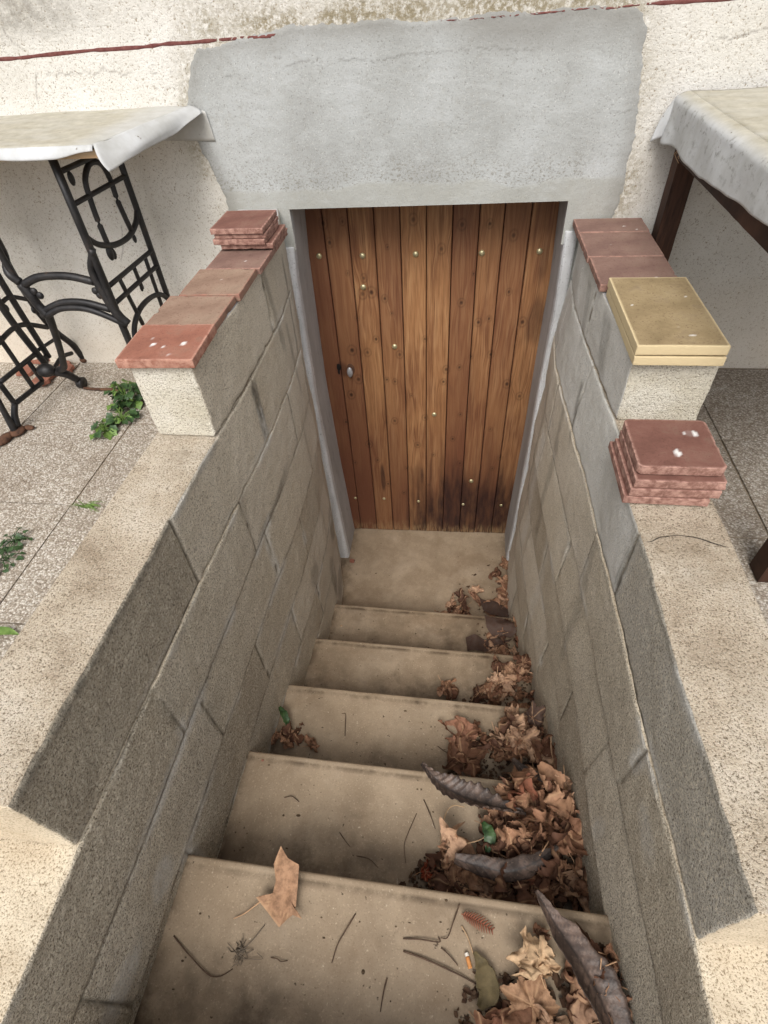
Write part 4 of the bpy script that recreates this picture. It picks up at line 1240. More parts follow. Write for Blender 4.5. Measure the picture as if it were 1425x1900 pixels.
V, F = cloth_from_rows(rows, 24, 10)
Vs, Fs = solidify(V, F, .0015)
mesh_obj('wall_flap', Vs, Fs, MCLOTH, lc, dict(dust=np.full(len(Vs), .35), speck=np.zeros(len(Vs))))

# ================================================================== RIGHT TABLE
rt = empty('wooden_table', 'dark brown wooden table against the wall on the right', 'table', (0, 0, .009))
def beam(name, lo, hi, mat, r=.003):
    V, F = rbox(lo, hi, r, .03)
    V += .0008 * np.stack([fbm(V, 30, 2, s_) for s_ in (1, 2, 3)], -1)
    return mesh_obj(name, V, F, mat, rt)
beam('leg', (1.085, -.075, ZGR - .007), (1.138, -.022, 1.93), MDARK)
beam('leg', (2.25, -.075, ZGR - .007), (2.30, -.022, 1.93), MDARK)
beam('leg', (1.262, -.952, ZGR - .007), (1.315, -.898, 1.93), MDARK)
beam('leg', (2.25, -.952, ZGR - .007), (2.30, -.898, 1.93), MDARK)
beam('apron', (1.078, -1.02, 1.838), (1.098, -.078, 1.93), MDARK)
beam('apron', (1.14, -.06, 1.85), (2.25, -.035, 1.93), MDARK)
beam('apron', (1.10, -.945, 1.85), (2.25, -.925, 1.93), MDARK)
beam('table_board', (1.062, -1.05, 1.932), (2.36, -.012, 1.962), MDARK)

rc_ = empty('oilcloth', 'dirty grey white oilcloth hanging deep over the side of the dark wooden table', 'tablecloth', (0, 0, .009))
def bot_z(y): return np.interp(y, [-1.05, -.72, -.5, -.337, -.149, -.03], [1.905, 1.893, 1.880, 1.868, 1.873, 1.866])
def fn_side(u, v):
    y = -.016 - u * 1.06
    arc = np.clip(v / .35, 0, 1)
    zb = bot_z(y) + .0025 * vn(np.stack([y, 0 * y, 0 * y], -1), 22, 4)
    zt = 1.9735 + .002 * fbm(np.stack([y, 0 * y, 0 * y], -1), 5, 2, 3)
    # over the edge: quarter bend, then hanging
    x = np.where(v < .35, 1.085 - .034 * np.sin(arc * np.pi / 2), 1.051 - .006 * (v - .35) / .65)
    z = np.where(v < .35, zt - .022 * (1 - np.cos(arc * np.pi / 2)), zt - .022 - (v - .35) / .65 * (zt - .022 - zb))
    q = np.stack([y * 1, z, 0 * y], -1)
    x = x - (.006 * fbm(q, 6, 3, 2) + .003 * np.sin(y * 26 + 1) * sstep(v, .3, 1)) * sstep(v, .3, .7) - .010 * np.exp(-((y + .045) / .03) ** 2) * sstep(v, .3, 1)
    return np.stack([x, y, z], -1)
V, F = gridsheet(fn_side, np.linspace(0, 1, 190), np.linspace(0, 1, 26))
n_ = len(V)
vv = np.tile(np.linspace(0, 1, 26), 190)
speck = sstep(vv, .12, .3) * (1 - .6 * sstep(vv, .35, .9))
dust = 1 - sstep(vv, .05, .3)
Vs, Fs = solidify(V, F[:, ::-1], .0015)
mesh_obj('side_drop', Vs, Fs, MCLOTH, rc_, dict(dust=np.tile(dust, 2), speck=np.tile(speck, 2)))
def fn_rtop(u, v):
    x = 1.0852 + u * 1.3
    y = -.016 - v * 1.06
    return np.stack([x, y, 1.9737 + .002 * fbm(np.stack([y, 0 * y, 0 * y], -1), 5, 2, 3) * (1 - sstep(u, 0, .1)) + .003 * fbm(np.stack([x, y, 0 * x], -1), 6, 2, 8) * sstep(u, 0, .05)], -1)
V, F = gridsheet(fn_rtop, np.linspace(0, 1, 60), np.linspace(0, 1, 60))
Vs, Fs = solidify(V, F[:, ::-1], .0015)
mesh_obj('cloth_top', Vs, Fs, MCLOTH, rc_, dict(dust=np.ones(len(Vs)), speck=np.zeros(len(Vs))))
rows = [
    [(1.056, -.016, 1.966), (1.052, -.010, 1.958), (1.050, -.004, 1.952)],
    [(1.050, -.024, 1.920), (1.040, -.016, 1.918), (1.030, -.006, 1.912)],
    [(1.050, -.030, 1.878), (1.036, -.014, 1.872), (1.018, -.006, 1.862)],
]
V, F = cloth_from_rows(rows, 14, 16)
Vs, Fs = solidify(V, F, .0015)
mesh_obj('corner_flap', Vs, Fs, MCLOTH, rc_, dict(dust=np.zeros(len(Vs)), speck=np.zeros(len(Vs))))
# cobweb-like frayed threads under the corner
parts = []
rs = np.random.RandomState(4)
for k in range(9):
    a = np.array([1.072 + .02 * rs.rand(), -.07 - .05 * rs.rand(), 1.872 - .01 * rs.rand()])
    p = [a]
    for s_ in range(4):
        p.append(p[-1] + np.array([rs.randn() * .006, rs.randn() * .012, -.012 * rs.rand()]))
    parts.append(tube(p, .0009, n=14, seg=6))
V, F = join(parts)
mesh_obj('frayed_threads', V, F, MSTEM, rc_)

# ================================================================== WEEDS
def leaflet(L, W, lobes, rs, cup=.25):
    """a small notched green leaf lying along +x"""
    n, m = 22, 6
    th = np.linspace(-np.pi, np.pi, n, endpoint=False)
    r = np.sqrt((np.cos(th) * L / 2) ** 2 + (np.sin(th) * W / 2) ** 2) * (1 + .16 * np.cos(th * lobes))
    V = [[L / 2, 0, 0]]
    for k in range(1, m + 1):
        t = k / m
        x = L / 2 + r * t * np.cos(th)
        y = r * t * np.sin(th)
        z = cup * (y ** 2) / W * 2 - .12 * (x - L * .3) ** 2 / L * 2 + .0006 * rs.randn(n)
        V += np.stack([x, y, z], -1).tolist()
    V = np.array(V)
    F = []
    for i in range(0, n, 2):
        F.append([0, 1 + i, 1 + (i + 1) % n, 1 + (i + 2) % n])
    for k in range(m - 1):
        for i in range(n):
            a, b = 1 + k * n + i, 1 + k * n + (i + 1) % n
            F.append([a, a + n, b + n, b])
    return V, np.array(F)
def rotmat(yaw, pitch, roll=0):
    return np.array((Matrix.Rotation(yaw, 3, 'Z') @ Matrix.Rotation(pitch, 3, 'Y') @ Matrix.Rotation(roll, 3, 'X')))
def plant(label, cat, name, spots, mat_l, mat2, L, lobes, stems=True, seed=0):
    rs = np.random.RandomState(seed)
    base = np.array(spots[0], float)
    root = empty(name, label, cat, tuple(base))
    lv, lv2, sv = [], [], []
    for (sx, sy, sz), n, spread, hgt in [(s_, *o) for s_, o in zip([spots[0]] + list(spots[1:]), plant.opts)]:
        c = np.array([sx, sy, sz]) - base
        for k in range(n):
            az = rs.rand() * 6.283
            d = spread * math.sqrt(rs.rand())
            tip = c + np.array([d * math.cos(az), d * math.sin(az), hgt * (.35 + .65 * rs.rand()) * (1 - .5 * d / spread)])
            Rm = rotmat(az + rs.randn() * .5, .2 + .5 * rs.rand() - .3, rs.randn() * .35)
            l = L * (.65 + .6 * rs.rand())
            V, F = leaflet(l, l * (.75 + .25 * rs.rand()), lobes, rs)
            (lv if rs.rand() < .72 else lv2).append((V @ Rm.T + tip, F))
            if stems:
                sv.append(tube([c + rs.randn(3) * [.008, .008, 0], (c + tip) / 2 + [0, 0, .01], tip], .0011, n=8, seg=6))
    for nm, ps, mt in (('leaves', lv, mat_l), ('young_leaves', lv2 + sv, mat2)):
        if ps:
            V, F = join(ps)
            o = mesh_obj({'leaves': 'foliage', 'young_leaves': 'young_foliage', 'stems': 'stem'}[nm], V, F, mt, root)
    return root
plant.opts = [(60, .048, .11), (24, .034, .07), (18, .030, .045)]
plant('leafy green weed with rounded notched leaves growing beside the left pier', 'weed', 'weed',
      [(-.655, -.30, ZGL), (-.625, -.40, ZGL), (-.665, -.465, ZGL)], MGREEN, MGREEN2, .030, 5, seed=2)
plant.opts = [(18, .045, .025), (14, .04, .025)]
pp = [(-0.677, -0.965, 1.18), (-0.669, -1.033, 1.18)]
plant('small dark sprawling weed in the slab joint near the left picture edge', 'weed', 'weed', [pp[0], pp[1]], MGREEN, MGREEN, .017, 3, seed=6)
# tuft of grass in the cross joint
gp = [(-0.544, -0.823, 1.18)]
root = empty('grass_tuft', 'flat tuft of grass growing in the joint between two gravel slabs', 'grass tuft', gp[0])
rs = np.random.RandomState(12)
parts = []
for k in range(26):
    az = rs.randn() * .35 + (0 if rs.rand() < .6 else np.pi)
    l = .025 + .035 * rs.rand()
    P = smooth_path([(rs.randn() * .012, rs.randn() * .004, 0), (l * .5 * math.cos(az), l * .5 * math.sin(az), .014), (l * math.cos(az), l * math.sin(az), .006)], 9)
    w = np.linspace(.0016, .0003, 9)[:, None]
    nrm = np.array([-math.sin(az), math.cos(az), .2])
    V = np.vstack([P - w * nrm, P + w * nrm])
    F = np.array([[i, i + 1, i + 10, i + 9] for i in range(8)])
    parts.append((V, F))
V, F = join(parts)
mesh_obj('blades', V, F, MGREEN2, root)
bp = [(-0.535, -1.259, 1.18), (-0.515, -1.251, 1.18), (-0.483, -1.252, 1.18)]
P = smooth_path([(bp[0][0] - .10, bp[0][1], ZGL + .004), (bp[0][0] - .03, bp[0][1], ZGL + .02), (bp[1][0], bp[1][1], ZGL + .02), (bp[2][0], bp[2][1], ZGL + .006)], 24)
w = (np.sin(np.linspace(.3, np.pi, 24)) * .013)[:, None]
V = np.vstack([P - w * [0, 1, .25], P + [0, 0, -.004], P + w * [0, 1, -.25]])
F = np.array([[i + r_ * 24, i + 1 + r_ * 24, i + 25 + r_ * 24, i + 24 + r_ * 24] for r_ in (0, 1) for i in range(23)])
tag(mesh_obj('blade_leaf', V, F, MGREEN2), 'broad light green blade leaf poking in at the left picture edge', 'leaf')

# ================================================================== DRY LEAVES
def lobed_leaf(seed, size, curl, crumple, nlobe=5):
    """a maple-like dry leaf: polar sheet, folded along its veins and curled"""
    rs = np.random.RandomState(seed)
    n, m = 120, 11
    th = np.linspace(-np.pi, np.pi, n, endpoint=False)
    la = np.array([0, .88, -.88, 1.75, -1.75])[:nlobe] + rs.randn(nlobe) * .05
    amp = np.array([.40, .32, .32, .20, .20])[:nlobe] * (1 + .08 * rs.randn(nlobe))
    r = .58 + 0 * th
    for l_, a_ in zip(la, amp):
        d = np.angle(np.exp(1j * (th - l_)))
        r = r + a_ * np.exp(-np.abs(d / .26) ** 1.4)
    r *= 1 + .07 * (2 * np.abs((th * 6.2 + seed) % 1 - .5) - .5) + .03 * rs.randn(n)
    r *= 1 - .55 * np.exp(-((np.abs(th) - np.pi) / .22) ** 2)
    vein = np.zeros((m, n))
    dm = np.min([np.abs(np.angle(np.exp(1j * (th - l_)))) for l_ in la], 0)
    P = []
    vv_ = []
    for k in range(1, m + 1):
        t = k / m
        x = r * t * np.cos(th)
        y = r * t * np.sin(th)
        fold = .16 * t * (np.cos(np.clip(dm / .44, 0, 1) * np.pi) * -.5)
        P.append(np.stack([x, y, fold], -1))
        vv_.append(np.exp(-(dm * t / .022) ** 2) * (t < .93))
    P = np.vstack([[[0, 0, 0]]] + P)
    vein = np.concatenate([[1.0]] + vv_)
    P[:, 2] += crumple * .24 * fbm(P, 2.3, 3, seed) + crumple * .07 * (np.abs(vn(P, 4.5, seed + 3)) - .3) + crumple * .035 * vn(P, 11, seed + 4)
    P[:, 2] += .10 * crumple * np.sin(3.0 * P[:, 0] * math.cos(seed) * 3 + 3.0 * P[:, 1] * math.sin(seed) * 3 + seed) * np.hypot(P[:, 0], P[:, 1])
    P[:, 0] += crumple * .12 * fbm(P + 9, 2.0, 2, seed + 5)
    P[:, 1] += crumple * .12 * fbm(P + 19, 2.0, 2, seed + 6)
    # roll about a random in-plane axis, then a second one
    for ax_, kk in ((rs.rand() * 6.28, curl), (rs.rand() * 6.28, curl * .6)):
        c, s_ = math.cos(ax_), math.sin(ax_)
        u, v = P[:, 0] * c + P[:, 1] * s_, -P[:, 0] * s_ + P[:, 1] * c
        R_ = 1.0 / max(kk, .05)
        ang = u / R_
        u2 = (R_ - P[:, 2]) * np.sin(ang)
        z2 = R_ - (R_ - P[:, 2]) * np.cos(ang)
        P = np.stack([u2 * c - v * s_, u2 * s_ + v * c, z2], -1)
    P *= size
    F = [[0, 1 + i, 1 + (i + 1) % n, 1 + (i + 2) % n] for i in range(0, n, 2)]
    for k in range(m - 1):
        for i in range(n):
            a, b = 1 + k * n + i, 1 + k * n + (i + 1) % n
            F.append([a, a + n, b + n, b])
    V, F = P, np.array(F)
    # petiole
    st = tube([P[0], P[0] + np.array([-.35, .06, .05]) * size, P[0] + np.array([-.8, .02 + .2 * rs.randn(), .02]) * size], .011 * size + .0003, n=10, seg=6)
    nv = len(V)
    V, F = join([(V, F), st])
    return V, F, np.concatenate([vein, np.ones(len(V) - nv)])
leaf_src = []
for s_ in range(16):
    curl, cr = [(1.7, 1.9), (2.3, 2.3), (1.1, 2.0), (2.8, 2.0)][s_ % 4]
    V, F, ve = lobed_leaf(100 + s_, .056 + .018 * ((s_ * 7) % 5) / 4, curl, cr)
    leaf_src.append((V, F, ve))
leaf_mesh = []
def leaf_proto(k):
    V, F, ve = leaf_src[k]
    V = V - V.mean(0)
    return mesh_obj('dry_leaf', V, F, MLEAF, None, dict(vein=ve))
protos = [leaf_proto(k) for k in range(16)]
used = [False] * 16
def put_leaf(k, loc, rot, sc, label, group):
    o = protos[k]
    if used[k]:
        o = o.copy()
        COL.objects.link(o)
    used[k] = True
    o.location, o.rotation_euler, o.scale = loc, rot, (sc, sc, sc * .9)
    return tag(o, label, 'leaf', group)

def litter(name, label, group, z, pts, H, seed, frag=260, yback=None):
    """rotted dark crumbs and scraps filling the corner under the leaves"""
    rs = np.random.RandomState(seed)
    poly = [(p[0], p[1]) for p in pts]
    x0, x1 = min(p[0] for p in poly), max(p[0] for p in poly)
    y0, y1 = min(p[1] for p in poly), max(p[1] for p in poly)
    parts = []
    k = 0
    while k < frag:
        x, y = rs.uniform(x0, x1), rs.uniform(y0, y1)
        if not inside(np.array([x]), np.array([y]), poly)[0]:
            continue
        k += 1
        s_ = .004 + .010 * rs.rand() ** 2
        n = 6
        th = np.linspace(0, 6.28, n, endpoint=False)
        Pq = np.stack([np.cos(th) * s_ * (.6 + .5 * rs.rand(n)), np.sin(th) * s_ * (.4 + .4 * rs.rand(n)), rs.randn(n) * s_ * .25], -1)
        Rm = rotmat(rs.rand() * 6.28, rs.randn() * .6, rs.randn() * .5)
        hx = np.clip((x - x0) / (x1 - x0 + 1e-6), 0, 1)
        Pq = Pq @ Rm.T + np.array([x, y, z + .004 + H * .55 * hx * rs.rand()])
        parts.append((Pq, np.array([[0, 1, 2, 3], [0, 3, 4, 5]])))
    V, F = join(parts)
    o = mesh_obj(name, V, F, MLITTER, None, dict(vein=.3 * rs.rand(len(V))), smooth=False)
    o['kind'] = 'stuff'
    o['label'] = label

def heap(label, group, z, pts, H, n, seed, size=1.0, bias=1.0, lab2=None):
    """pile of single leaves over the outline pts (world metres) on the tread at height z"""
    rs = np.random.RandomState(seed)
    poly = [(p[0], p[1]) for p in pts]
    x0, x1 = min(p[0] for p in poly), max(p[0] for p in poly)
    y0, y1 = min(p[1] for p in poly), max(p[1] for p in poly)
    cx, cy = np.mean([p[0] for p in poly]), np.mean([p[1] for p in poly])
    done = 0
    while done < n:
        x, y = rs.uniform(x0, x1), rs.uniform(y0, y1)
        d = sdist(np.array([x]), np.array([y]), poly)[0]
        if d < -.004:
            continue
        h = H * min(1.0, max(d, 0) / .04 * .6 + .25) * (.45 + .55 * (x - x0) / (x1 - x0 + 1e-6))
        zz_ = z + .010 + h * (done / n) ** .8
        tl = .75 if done / n > .3 else .4
        put_leaf(rs.randint(16), (x, y, zz_), (rs.randn() * tl + (np.pi if rs.rand() < .35 else 0), rs.randn() * tl, rs.rand() * 6.28), size * (.75 + .5 * rs.rand()), label, group)
        done += 1

T1, T2, T3, T4, T5 = [k * RS for k in range(1, 6)]
# outlines measured on each tread
heap('crumpled dry brown leaf on the landing, in the loose trail along the right wall', 'leaves along the right side of the landing', 0, [(0.705, 0.052, 0), (0.832, 0.031, 0), (0.867, -0.108, 0), (0.881, -0.332, 0), (0.727, -0.345, 0), (0.784, -0.148, 0)], .035, 10, 1, .95)
heap('crumpled dry brown leaf on the landing, in the small heap against the first riser', 'leaves against the first riser on the landing', 0, [(0.523, -0.227, 0), (0.609, -0.168, 0), (0.698, -0.204, 0), (0.707, -0.346, 0), (0.533, -0.345, 0)], .035, 9, 2, .95)
heap('crumpled dry brown leaf at the right end of the first step up from the landing', 'leaves at the right end of the first step', T1, [(0.734, -0.464, 0.184), (0.83, -0.428, 0.184), (0.862, -0.549, 0.184), (0.87, -0.638, 0.184), (0.696, -0.64, 0.184)], .03, 9, 3, 1.0)
heap('crumpled brown leaf in the heap at the right end of the second step', 'leaves heaped on the second step', T2, [(0.649, -0.912, 0.369), (0.689, -0.85, 0.369), (0.761, -0.784, 0.369), (0.824, -0.727, 0.369), (0.861, -0.831, 0.369), (0.876, -0.953, 0.369), (0.659, -0.948, 0.369)], .055, 20, 4, 1.0)
heap('crumpled dry brown leaf in the little clump near the middle of the second step', 'clump in the middle of the second step', T2, [(0.492, -0.895, 0.369), (0.55, -0.868, 0.369), (0.572, -0.94, 0.369), (0.484, -0.931, 0.369)], .015, 3, 5, .75)
heap('crumpled brown leaf in the heap at the right end of the third step', 'leaves heaped on the third step', T3, [(0.57, -1.153, 0.554), (0.628, -1.119, 0.554), (0.712, -1.094, 0.554), (0.765, -1.045, 0.554), (0.846, -1.081, 0.554), (0.889, -1.215, 0.554), (0.89, -1.275, 0.554), (0.58, -1.245, 0.554)], .06, 25, 6, 1.1)
heap('crumpled dry brown leaf in the flat cluster at the left end of the third step', 'leaves at the left end of the third step', T3, [(-0.012, -1.218, 0.554), (0.015, -1.184, 0.554), (0.13, -1.187, 0.554), (0.132, -1.24, 0.554), (0.003, -1.24, 0.554)], .016, 6, 7, .8)
heap('crumpled brown leaf in the big heap at the right end of the fourth step', 'leaves in the big heap on the fourth step', T4, [(0.514, -1.525, 0.738), (0.564, -1.474, 0.738), (0.643, -1.443, 0.738), (0.684, -1.389, 0.738), (0.727, -1.34, 0.738), (0.843, -1.335, 0.738), (0.873, -1.419, 0.738), (0.905, -1.579, 0.738), (0.714, -1.589, 0.738), (0.503, -1.57, 0.738)], .085, 48, 8, 1.25)
heap('crumpled dry brown leaf on the nearest step, in the heap at its right end', 'leaves at the right end of the nearest step', T5, [(0.8, -1.698, 0.922), (0.848, -1.677, 0.923), (0.86, -1.773, 0.922), (0.866, -1.813, 0.922), (0.623, -1.842, 0.922), (0.614, -1.798, 0.922), (0.682, -1.783, 0.922), (0.73, -1.774, 0.922), (0.779, -1.754, 0.922)], .04, 18, 9, 1.1)
for k, (z, pts, H, fr_) in enumerate([(0, [(0.691, 0.021, 0), (0.886, -0.001, 0), (0.889, -0.332, 0), (0.533, -0.36, 0), (0.583, -0.229, 0)], .02, 50), (T1, [(0.675, -0.468, 0.184), (0.865, -0.425, 0.184), (0.885, -0.649, 0.184), (0.606, -0.648, 0.184)], .02, 70), (T2, [(0.62, -0.936, 0.369), (0.803, -0.735, 0.369), (0.884, -0.962, 0.369), (0.485, -0.958, 0.369)], .03, 220),
        (T3, [(0.549, -1.263, 0.554), (0.595, -1.147, 0.554), (0.831, -1.057, 0.554), (0.897, -1.281, 0.553)], .04, 320), (T4, [(0.441, -1.587, 0.738), (0.5, -1.515, 0.738), (0.643, -1.466, 0.738), (0.713, -1.348, 0.738), (0.848, -1.348, 0.738), (0.909, -1.588, 0.738), (0.467, -1.595, 0.738)], .05, 700), (T5, [(0.765, -1.71, 0.922), (0.852, -1.652, 0.922), (0.866, -1.813, 0.922), (0.549, -1.85, 0.922), (0.595, -1.729, 0.923)], .018, 320)]):
    litter('leaf_litter', 'dark rotted scraps under the dry leaves', None, z, pts, H, 40 + k, fr_)

# scattered single leaves
def single(mat, seed, size, curl, cr, loc, rot, label, name='dry_leaf'):
    V, F, ve = lobed_leaf(seed, size, curl, cr)
    V = V - V.mean(0)
    o = mesh_obj(name, V, F, mat, None, dict(vein=ve))
    o.location, o.rotation_euler = loc, rot
    return tag(o, label, 'leaf')
# the folded tan leaf standing near the nosing of the nearest step: hand-laid outline
def flat_leaf(outline, bend, mat, label, stem=None, name='dry_leaf', vein_lines=()):
    P = np.array(outline, float)
    c = P.mean(0)
    n, m = len(P) * 6, 8
    ring = np.vstack([smooth_path(np.vstack([P, P[:1]]), n + 1)[:-1]]) if False else np.array([P[int(k // 6) % len(P)] * (1 - (k % 6) / 6) + P[(int(k // 6) + 1) % len(P)] * ((k % 6) / 6) for k in range(n)])
    V = [c]
    for k in range(1, m + 1):
        V += list(c + (ring - c) * (k / m))
    V = np.array(V)
    V[:, 2] += bend(V)
    ve = np.zeros(len(V))
    for a_, b_ in vein_lines:
        ve = np.maximum(ve, np.exp(-(polydist(V[:, 0], V[:, 1], [a_, b_]) / .0012) ** 2))
    F = [[0, 1 + i, 1 + (i + 1) % n, 1 + (i + 2) % n] for i in range(0, n, 2)]
    for k in range(m - 1):
        for i in range(n):
            a_, b_ = 1 + k * n + i, 1 + k * n + (i + 1) % n
            F.append([a_, a_ + n, b_ + n, b_])
    parts = [(V, np.array(F))]
    nv = len(V)
    if stem is not None:
        parts.append(tube(stem, [.0016, .0012, .001], n=14, seg=6))
    V, F = join(parts)
    o = mesh_obj(name, V, F, mat, None, dict(vein=np.concatenate([ve, np.ones(len(V) - nv)])))
    return tag(o, label, 'leaf')
A = [(0.198, -1.575, 0.93), (0.218, -1.595, 0.93), (0.244, -1.604, 0.93), (0.247, -1.64, 0.93), (0.248, -1.676, 0.93), (0.265, -1.689, 0.93), (0.245, -1.685, 0.93), (0.222, -1.707, 0.93), (0.189, -1.683, 0.93), (0.164, -1.665, 0.93), (0.196, -1.656, 0.93), (0.2, -1.635, 0.93), (0.19, -1.608, 0.93)]
flat_leaf(A, lambda V: .012 + .030 * sstep(V[:, 1], A[5][1], A[0][1]) + .008 * np.sin(V[:, 0] * 190) + .004 * fbm(V, 60, 2, 3) - .006 * np.sin(V[:, 0] * 190), MTAN,
          'folded tan maple leaf with a pale stem lying alone on the nearest step', vein_lines=[((A[8][0], A[8][1]), (A[0][0], A[0][1])), ((A[8][0], A[8][1]), (A[5][0], A[5][1])), ((A[9][0], A[9][1]), (A[7][0], A[7][1]))],
          stem=[(A[9][0] + .01, A[9][1] - .004, T5 + .016)] + [(p[0], p[1], T5 + .006) for p in [(0.144, -1.691, 0.926), (0.124, -1.702, 0.926)]])
lp = [(0.703, -1.767, 0.95)]
single(MTAN, 330, .062, .4, .35, (lp[0][0], lp[0][1], .955), (.1, .12, 1.9), 'large flat tan leaf with visible veins at the bottom right of the nearest step')
lp = [(0.716, -1.71, 0.965)]
single(MPALE, 321, .058, .9, 2.6, (lp[0][0], lp[0][1], .960), (.25, -.2, 2.0), 'pale beige crinkled leaf on the right of the nearest step')
lp = [(0.73, -1.661, 0.94)]
single(MLEAF, 322, .030, 2.4, 1.5, (lp[0][0], lp[0][1], .938), (.3, .4, 1.0), 'small brown curled leaf just left of the long grey leaf on the nearest step')
lp = [(0.848, -1.684, 0.95), (0.85, -1.74, 0.95)]
single(MLEAF, 323, .050, 2.6, 1.0, (lp[0][0], lp[0][1], .955), (.6, .9, .3), 'brown curled leaf between the long grey leaf and the right wall')
lp = [(0.502, -1.548, 0.745)]
single(mat_leaf('reddish_dry_leaf', [(0, rgb(128, 58, 36)), (1, rgb(140, 66, 42))]), 324, .036, 1.6, 1.6, (lp[0][0], lp[0][1], .752), (.2, .2, .4), 'reddish brown crumpled leaf at the left foot of the big heap')

def long_leaf(path, wid, label, twist=0.0, cup=.35, up=None, mat=None, name='long_leaf', ripple=.0016, nerve=24, mid=.0):
    """a long dead evergreen leaf along a 3-D path; wid = half-width profile"""
    n, m = 64, 13
    P = smooth_path(path, n)
    T = np.gradient(P, axis=0)
    T /= np.linalg.norm(T, axis=1)[:, None]
    upv = np.array(up if up is not None else [0, 0, 1.0])
    S = np.cross(T, upv)
    S /= np.linalg.norm(S, axis=1)[:, None]
    N = np.cross(S, T)
    t = np.linspace(0, 1, n)
    w = np.interp(t, np.linspace(0, 1, len(wid)), wid)
    w = np.convolve(np.pad(w, 3, mode='edge'), np.ones(7) / 7, 'valid')
    w = w * (1 + .16 * vn(np.stack([t * 7, 0 * t + len(label), 0 * t], -1), 1.7, 5))
    v = np.linspace(-1, 1, m)
    tw = twist * (t - .5)
    V, ve = [], []
    for j in range(m):
        a_ = v[j]
        S2 = S * np.cos(tw)[:, None] + N * np.sin(tw)[:, None]
        N2 = -S * np.sin(tw)[:, None] + N * np.cos(tw)[:, None]
        rip = ripple * np.sin((t * nerve - abs(a_) * 1.3) * 2 * np.pi) * abs(a_) ** .7
        lift = cup * w * abs(a_) ** 1.5 + mid * (1 - abs(a_))
        V.append(P + S2 * (w * a_ * (1 - .25 * cup))[:, None] + N2 * (lift + rip + .0015 * vn(np.stack([t * 9, a_ + 0 * t, 0 * t], -1), 1.3, 4))[:, None])
        ve.append(np.maximum(np.exp(-(a_ / .09) ** 2) + 0 * t, .8 * np.clip(np.sin((t * nerve - abs(a_) * 1.3) * 2 * np.pi), 0, 1) ** 6))
    V = np.array(V).transpose(1, 0, 2).reshape(-1, 3)
    ve = np.array(ve).T.ravel()
    i, j = np.meshgrid(np.arange(n - 1), np.arange(m - 1), indexing='ij')
    F = np.stack([i * m + j, i * m + j + 1, (i + 1) * m + j + 1, (i + 1) * m + j], -1).reshape(-1, 4)
    V, F = solidify(V, F, .0005)
    return tag(mesh_obj(name, V, F, mat or MLONG, None, dict(vein=np.tile(ve, 2))), label, 'leaf')

a1 = [(0.477, -1.322, 0.8), (0.521, -1.363, 0.8)]
a2 = [(0.573, -1.391, 0.8), (0.645, -1.406, 0.8), (0.735, -1.416, 0.8)]
long_leaf([(a1[0][0], a1[0][1], .806), (a1[1][0], a1[1][1], .812), (a2[0][0], a2[0][1], .815), (a2[1][0], a2[1][1], .812), (a2[2][0], a2[2][1], .806)], [.005, .016, .036, .042, .028, .003],
          'long purplish grey leaf with herringbone ribs spanning the fourth step, curled tip upward', up=[-.1, .35, .9], cup=.6, ripple=.0050, nerve=13, twist=.6)
b1 = [(0.566, -1.53, 0.8), (0.625, -1.539, 0.8), (0.685, -1.543, 0.8), (0.746, -1.52, 0.8), (0.798, -1.484, 0.8)]
long_leaf([(p[0], p[1], .822 + .004 * k) for k, p in enumerate(b1)], [.010, .017, .022, .022, .016, .003], 'smooth dark grey leaf curved like a boat in the big heap on the fourth step', up=[0, -.35, .9], cup=-.35, ripple=.0012, nerve=13, twist=.4)
c1 = [(0.723, -1.596, 0.97), (0.753, -1.645, 0.97), (0.791, -1.699, 0.97), (0.817, -1.744, 0.97), (0.84, -1.796, 0.97)]
long_leaf([(c1[0][0], c1[0][1], .962), (c1[1][0], c1[1][1], .966), (c1[2][0], c1[2][1], .975), (c1[3][0], c1[3][1], .978), (c1[4][0], c1[4][1], .97)], [.003, .018, .033, .042, .042, .032],
          'very long dark grey leaf lying along the right end of the nearest step', cup=.55, ripple=.0014, nerve=13, up=[.25, .1, 1], twist=.3)
flat_leaf([(0.613, -0.577, 0.215), (0.649, -0.569, 0.215), (0.695, -0.578, 0.215), (0.744, -0.582, 0.215), (0.812, -0.569, 0.215), (0.784, -0.594, 0.215), (0.744, -0.61, 0.215), (0.705, -0.637, 0.215), (0.663, -0.645, 0.215), (0.622, -0.643, 0.215)], lambda V: .010 * np.sin(V[:, 0] * 70) + .008 * fbm(V, 25, 2, 3), MDARKLEAF, 'lower of the two broad dark leaves at the right end of the first step', name='broad_leaf')
flat_leaf([(0.693, -0.466, 0.225), (0.723, -0.477, 0.225), (0.77, -0.471, 0.225), (0.812, -0.5, 0.225), (0.828, -0.542, 0.225), (0.802, -0.573, 0.225), (0.762, -0.574, 0.225), (0.726, -0.566, 0.225), (0.701, -0.531, 0.225)], lambda V: .008 * np.sin(V[:, 1] * 70) + .010 * fbm(V, 25, 2, 8), MDARKLEAF, 'upper broad dark leaf overlapping the other one on the first step', name='broad_leaf')
flat_leaf([(0.687, -0.24, 0.035), (0.729, -0.253, 0.035), (0.78, -0.268, 0.035), (0.835, -0.301, 0.035), (0.844, -0.34, 0.035), (0.788, -0.347, 0.035), (0.742, -0.339, 0.035), (0.704, -0.308, 0.035)], lambda V: .008 * np.sin(V[:, 0] * 60) + .008 * fbm(V, 25, 2, 5), MDARKLEAF, 'broad dark purplish leaf beside the heap on the landing', name='broad_leaf')
e1 = [(0.73, -1.227, 0.64), (0.765, -1.264, 0.64), (0.808, -1.284, 0.64), (0.842, -1.306, 0.64)]
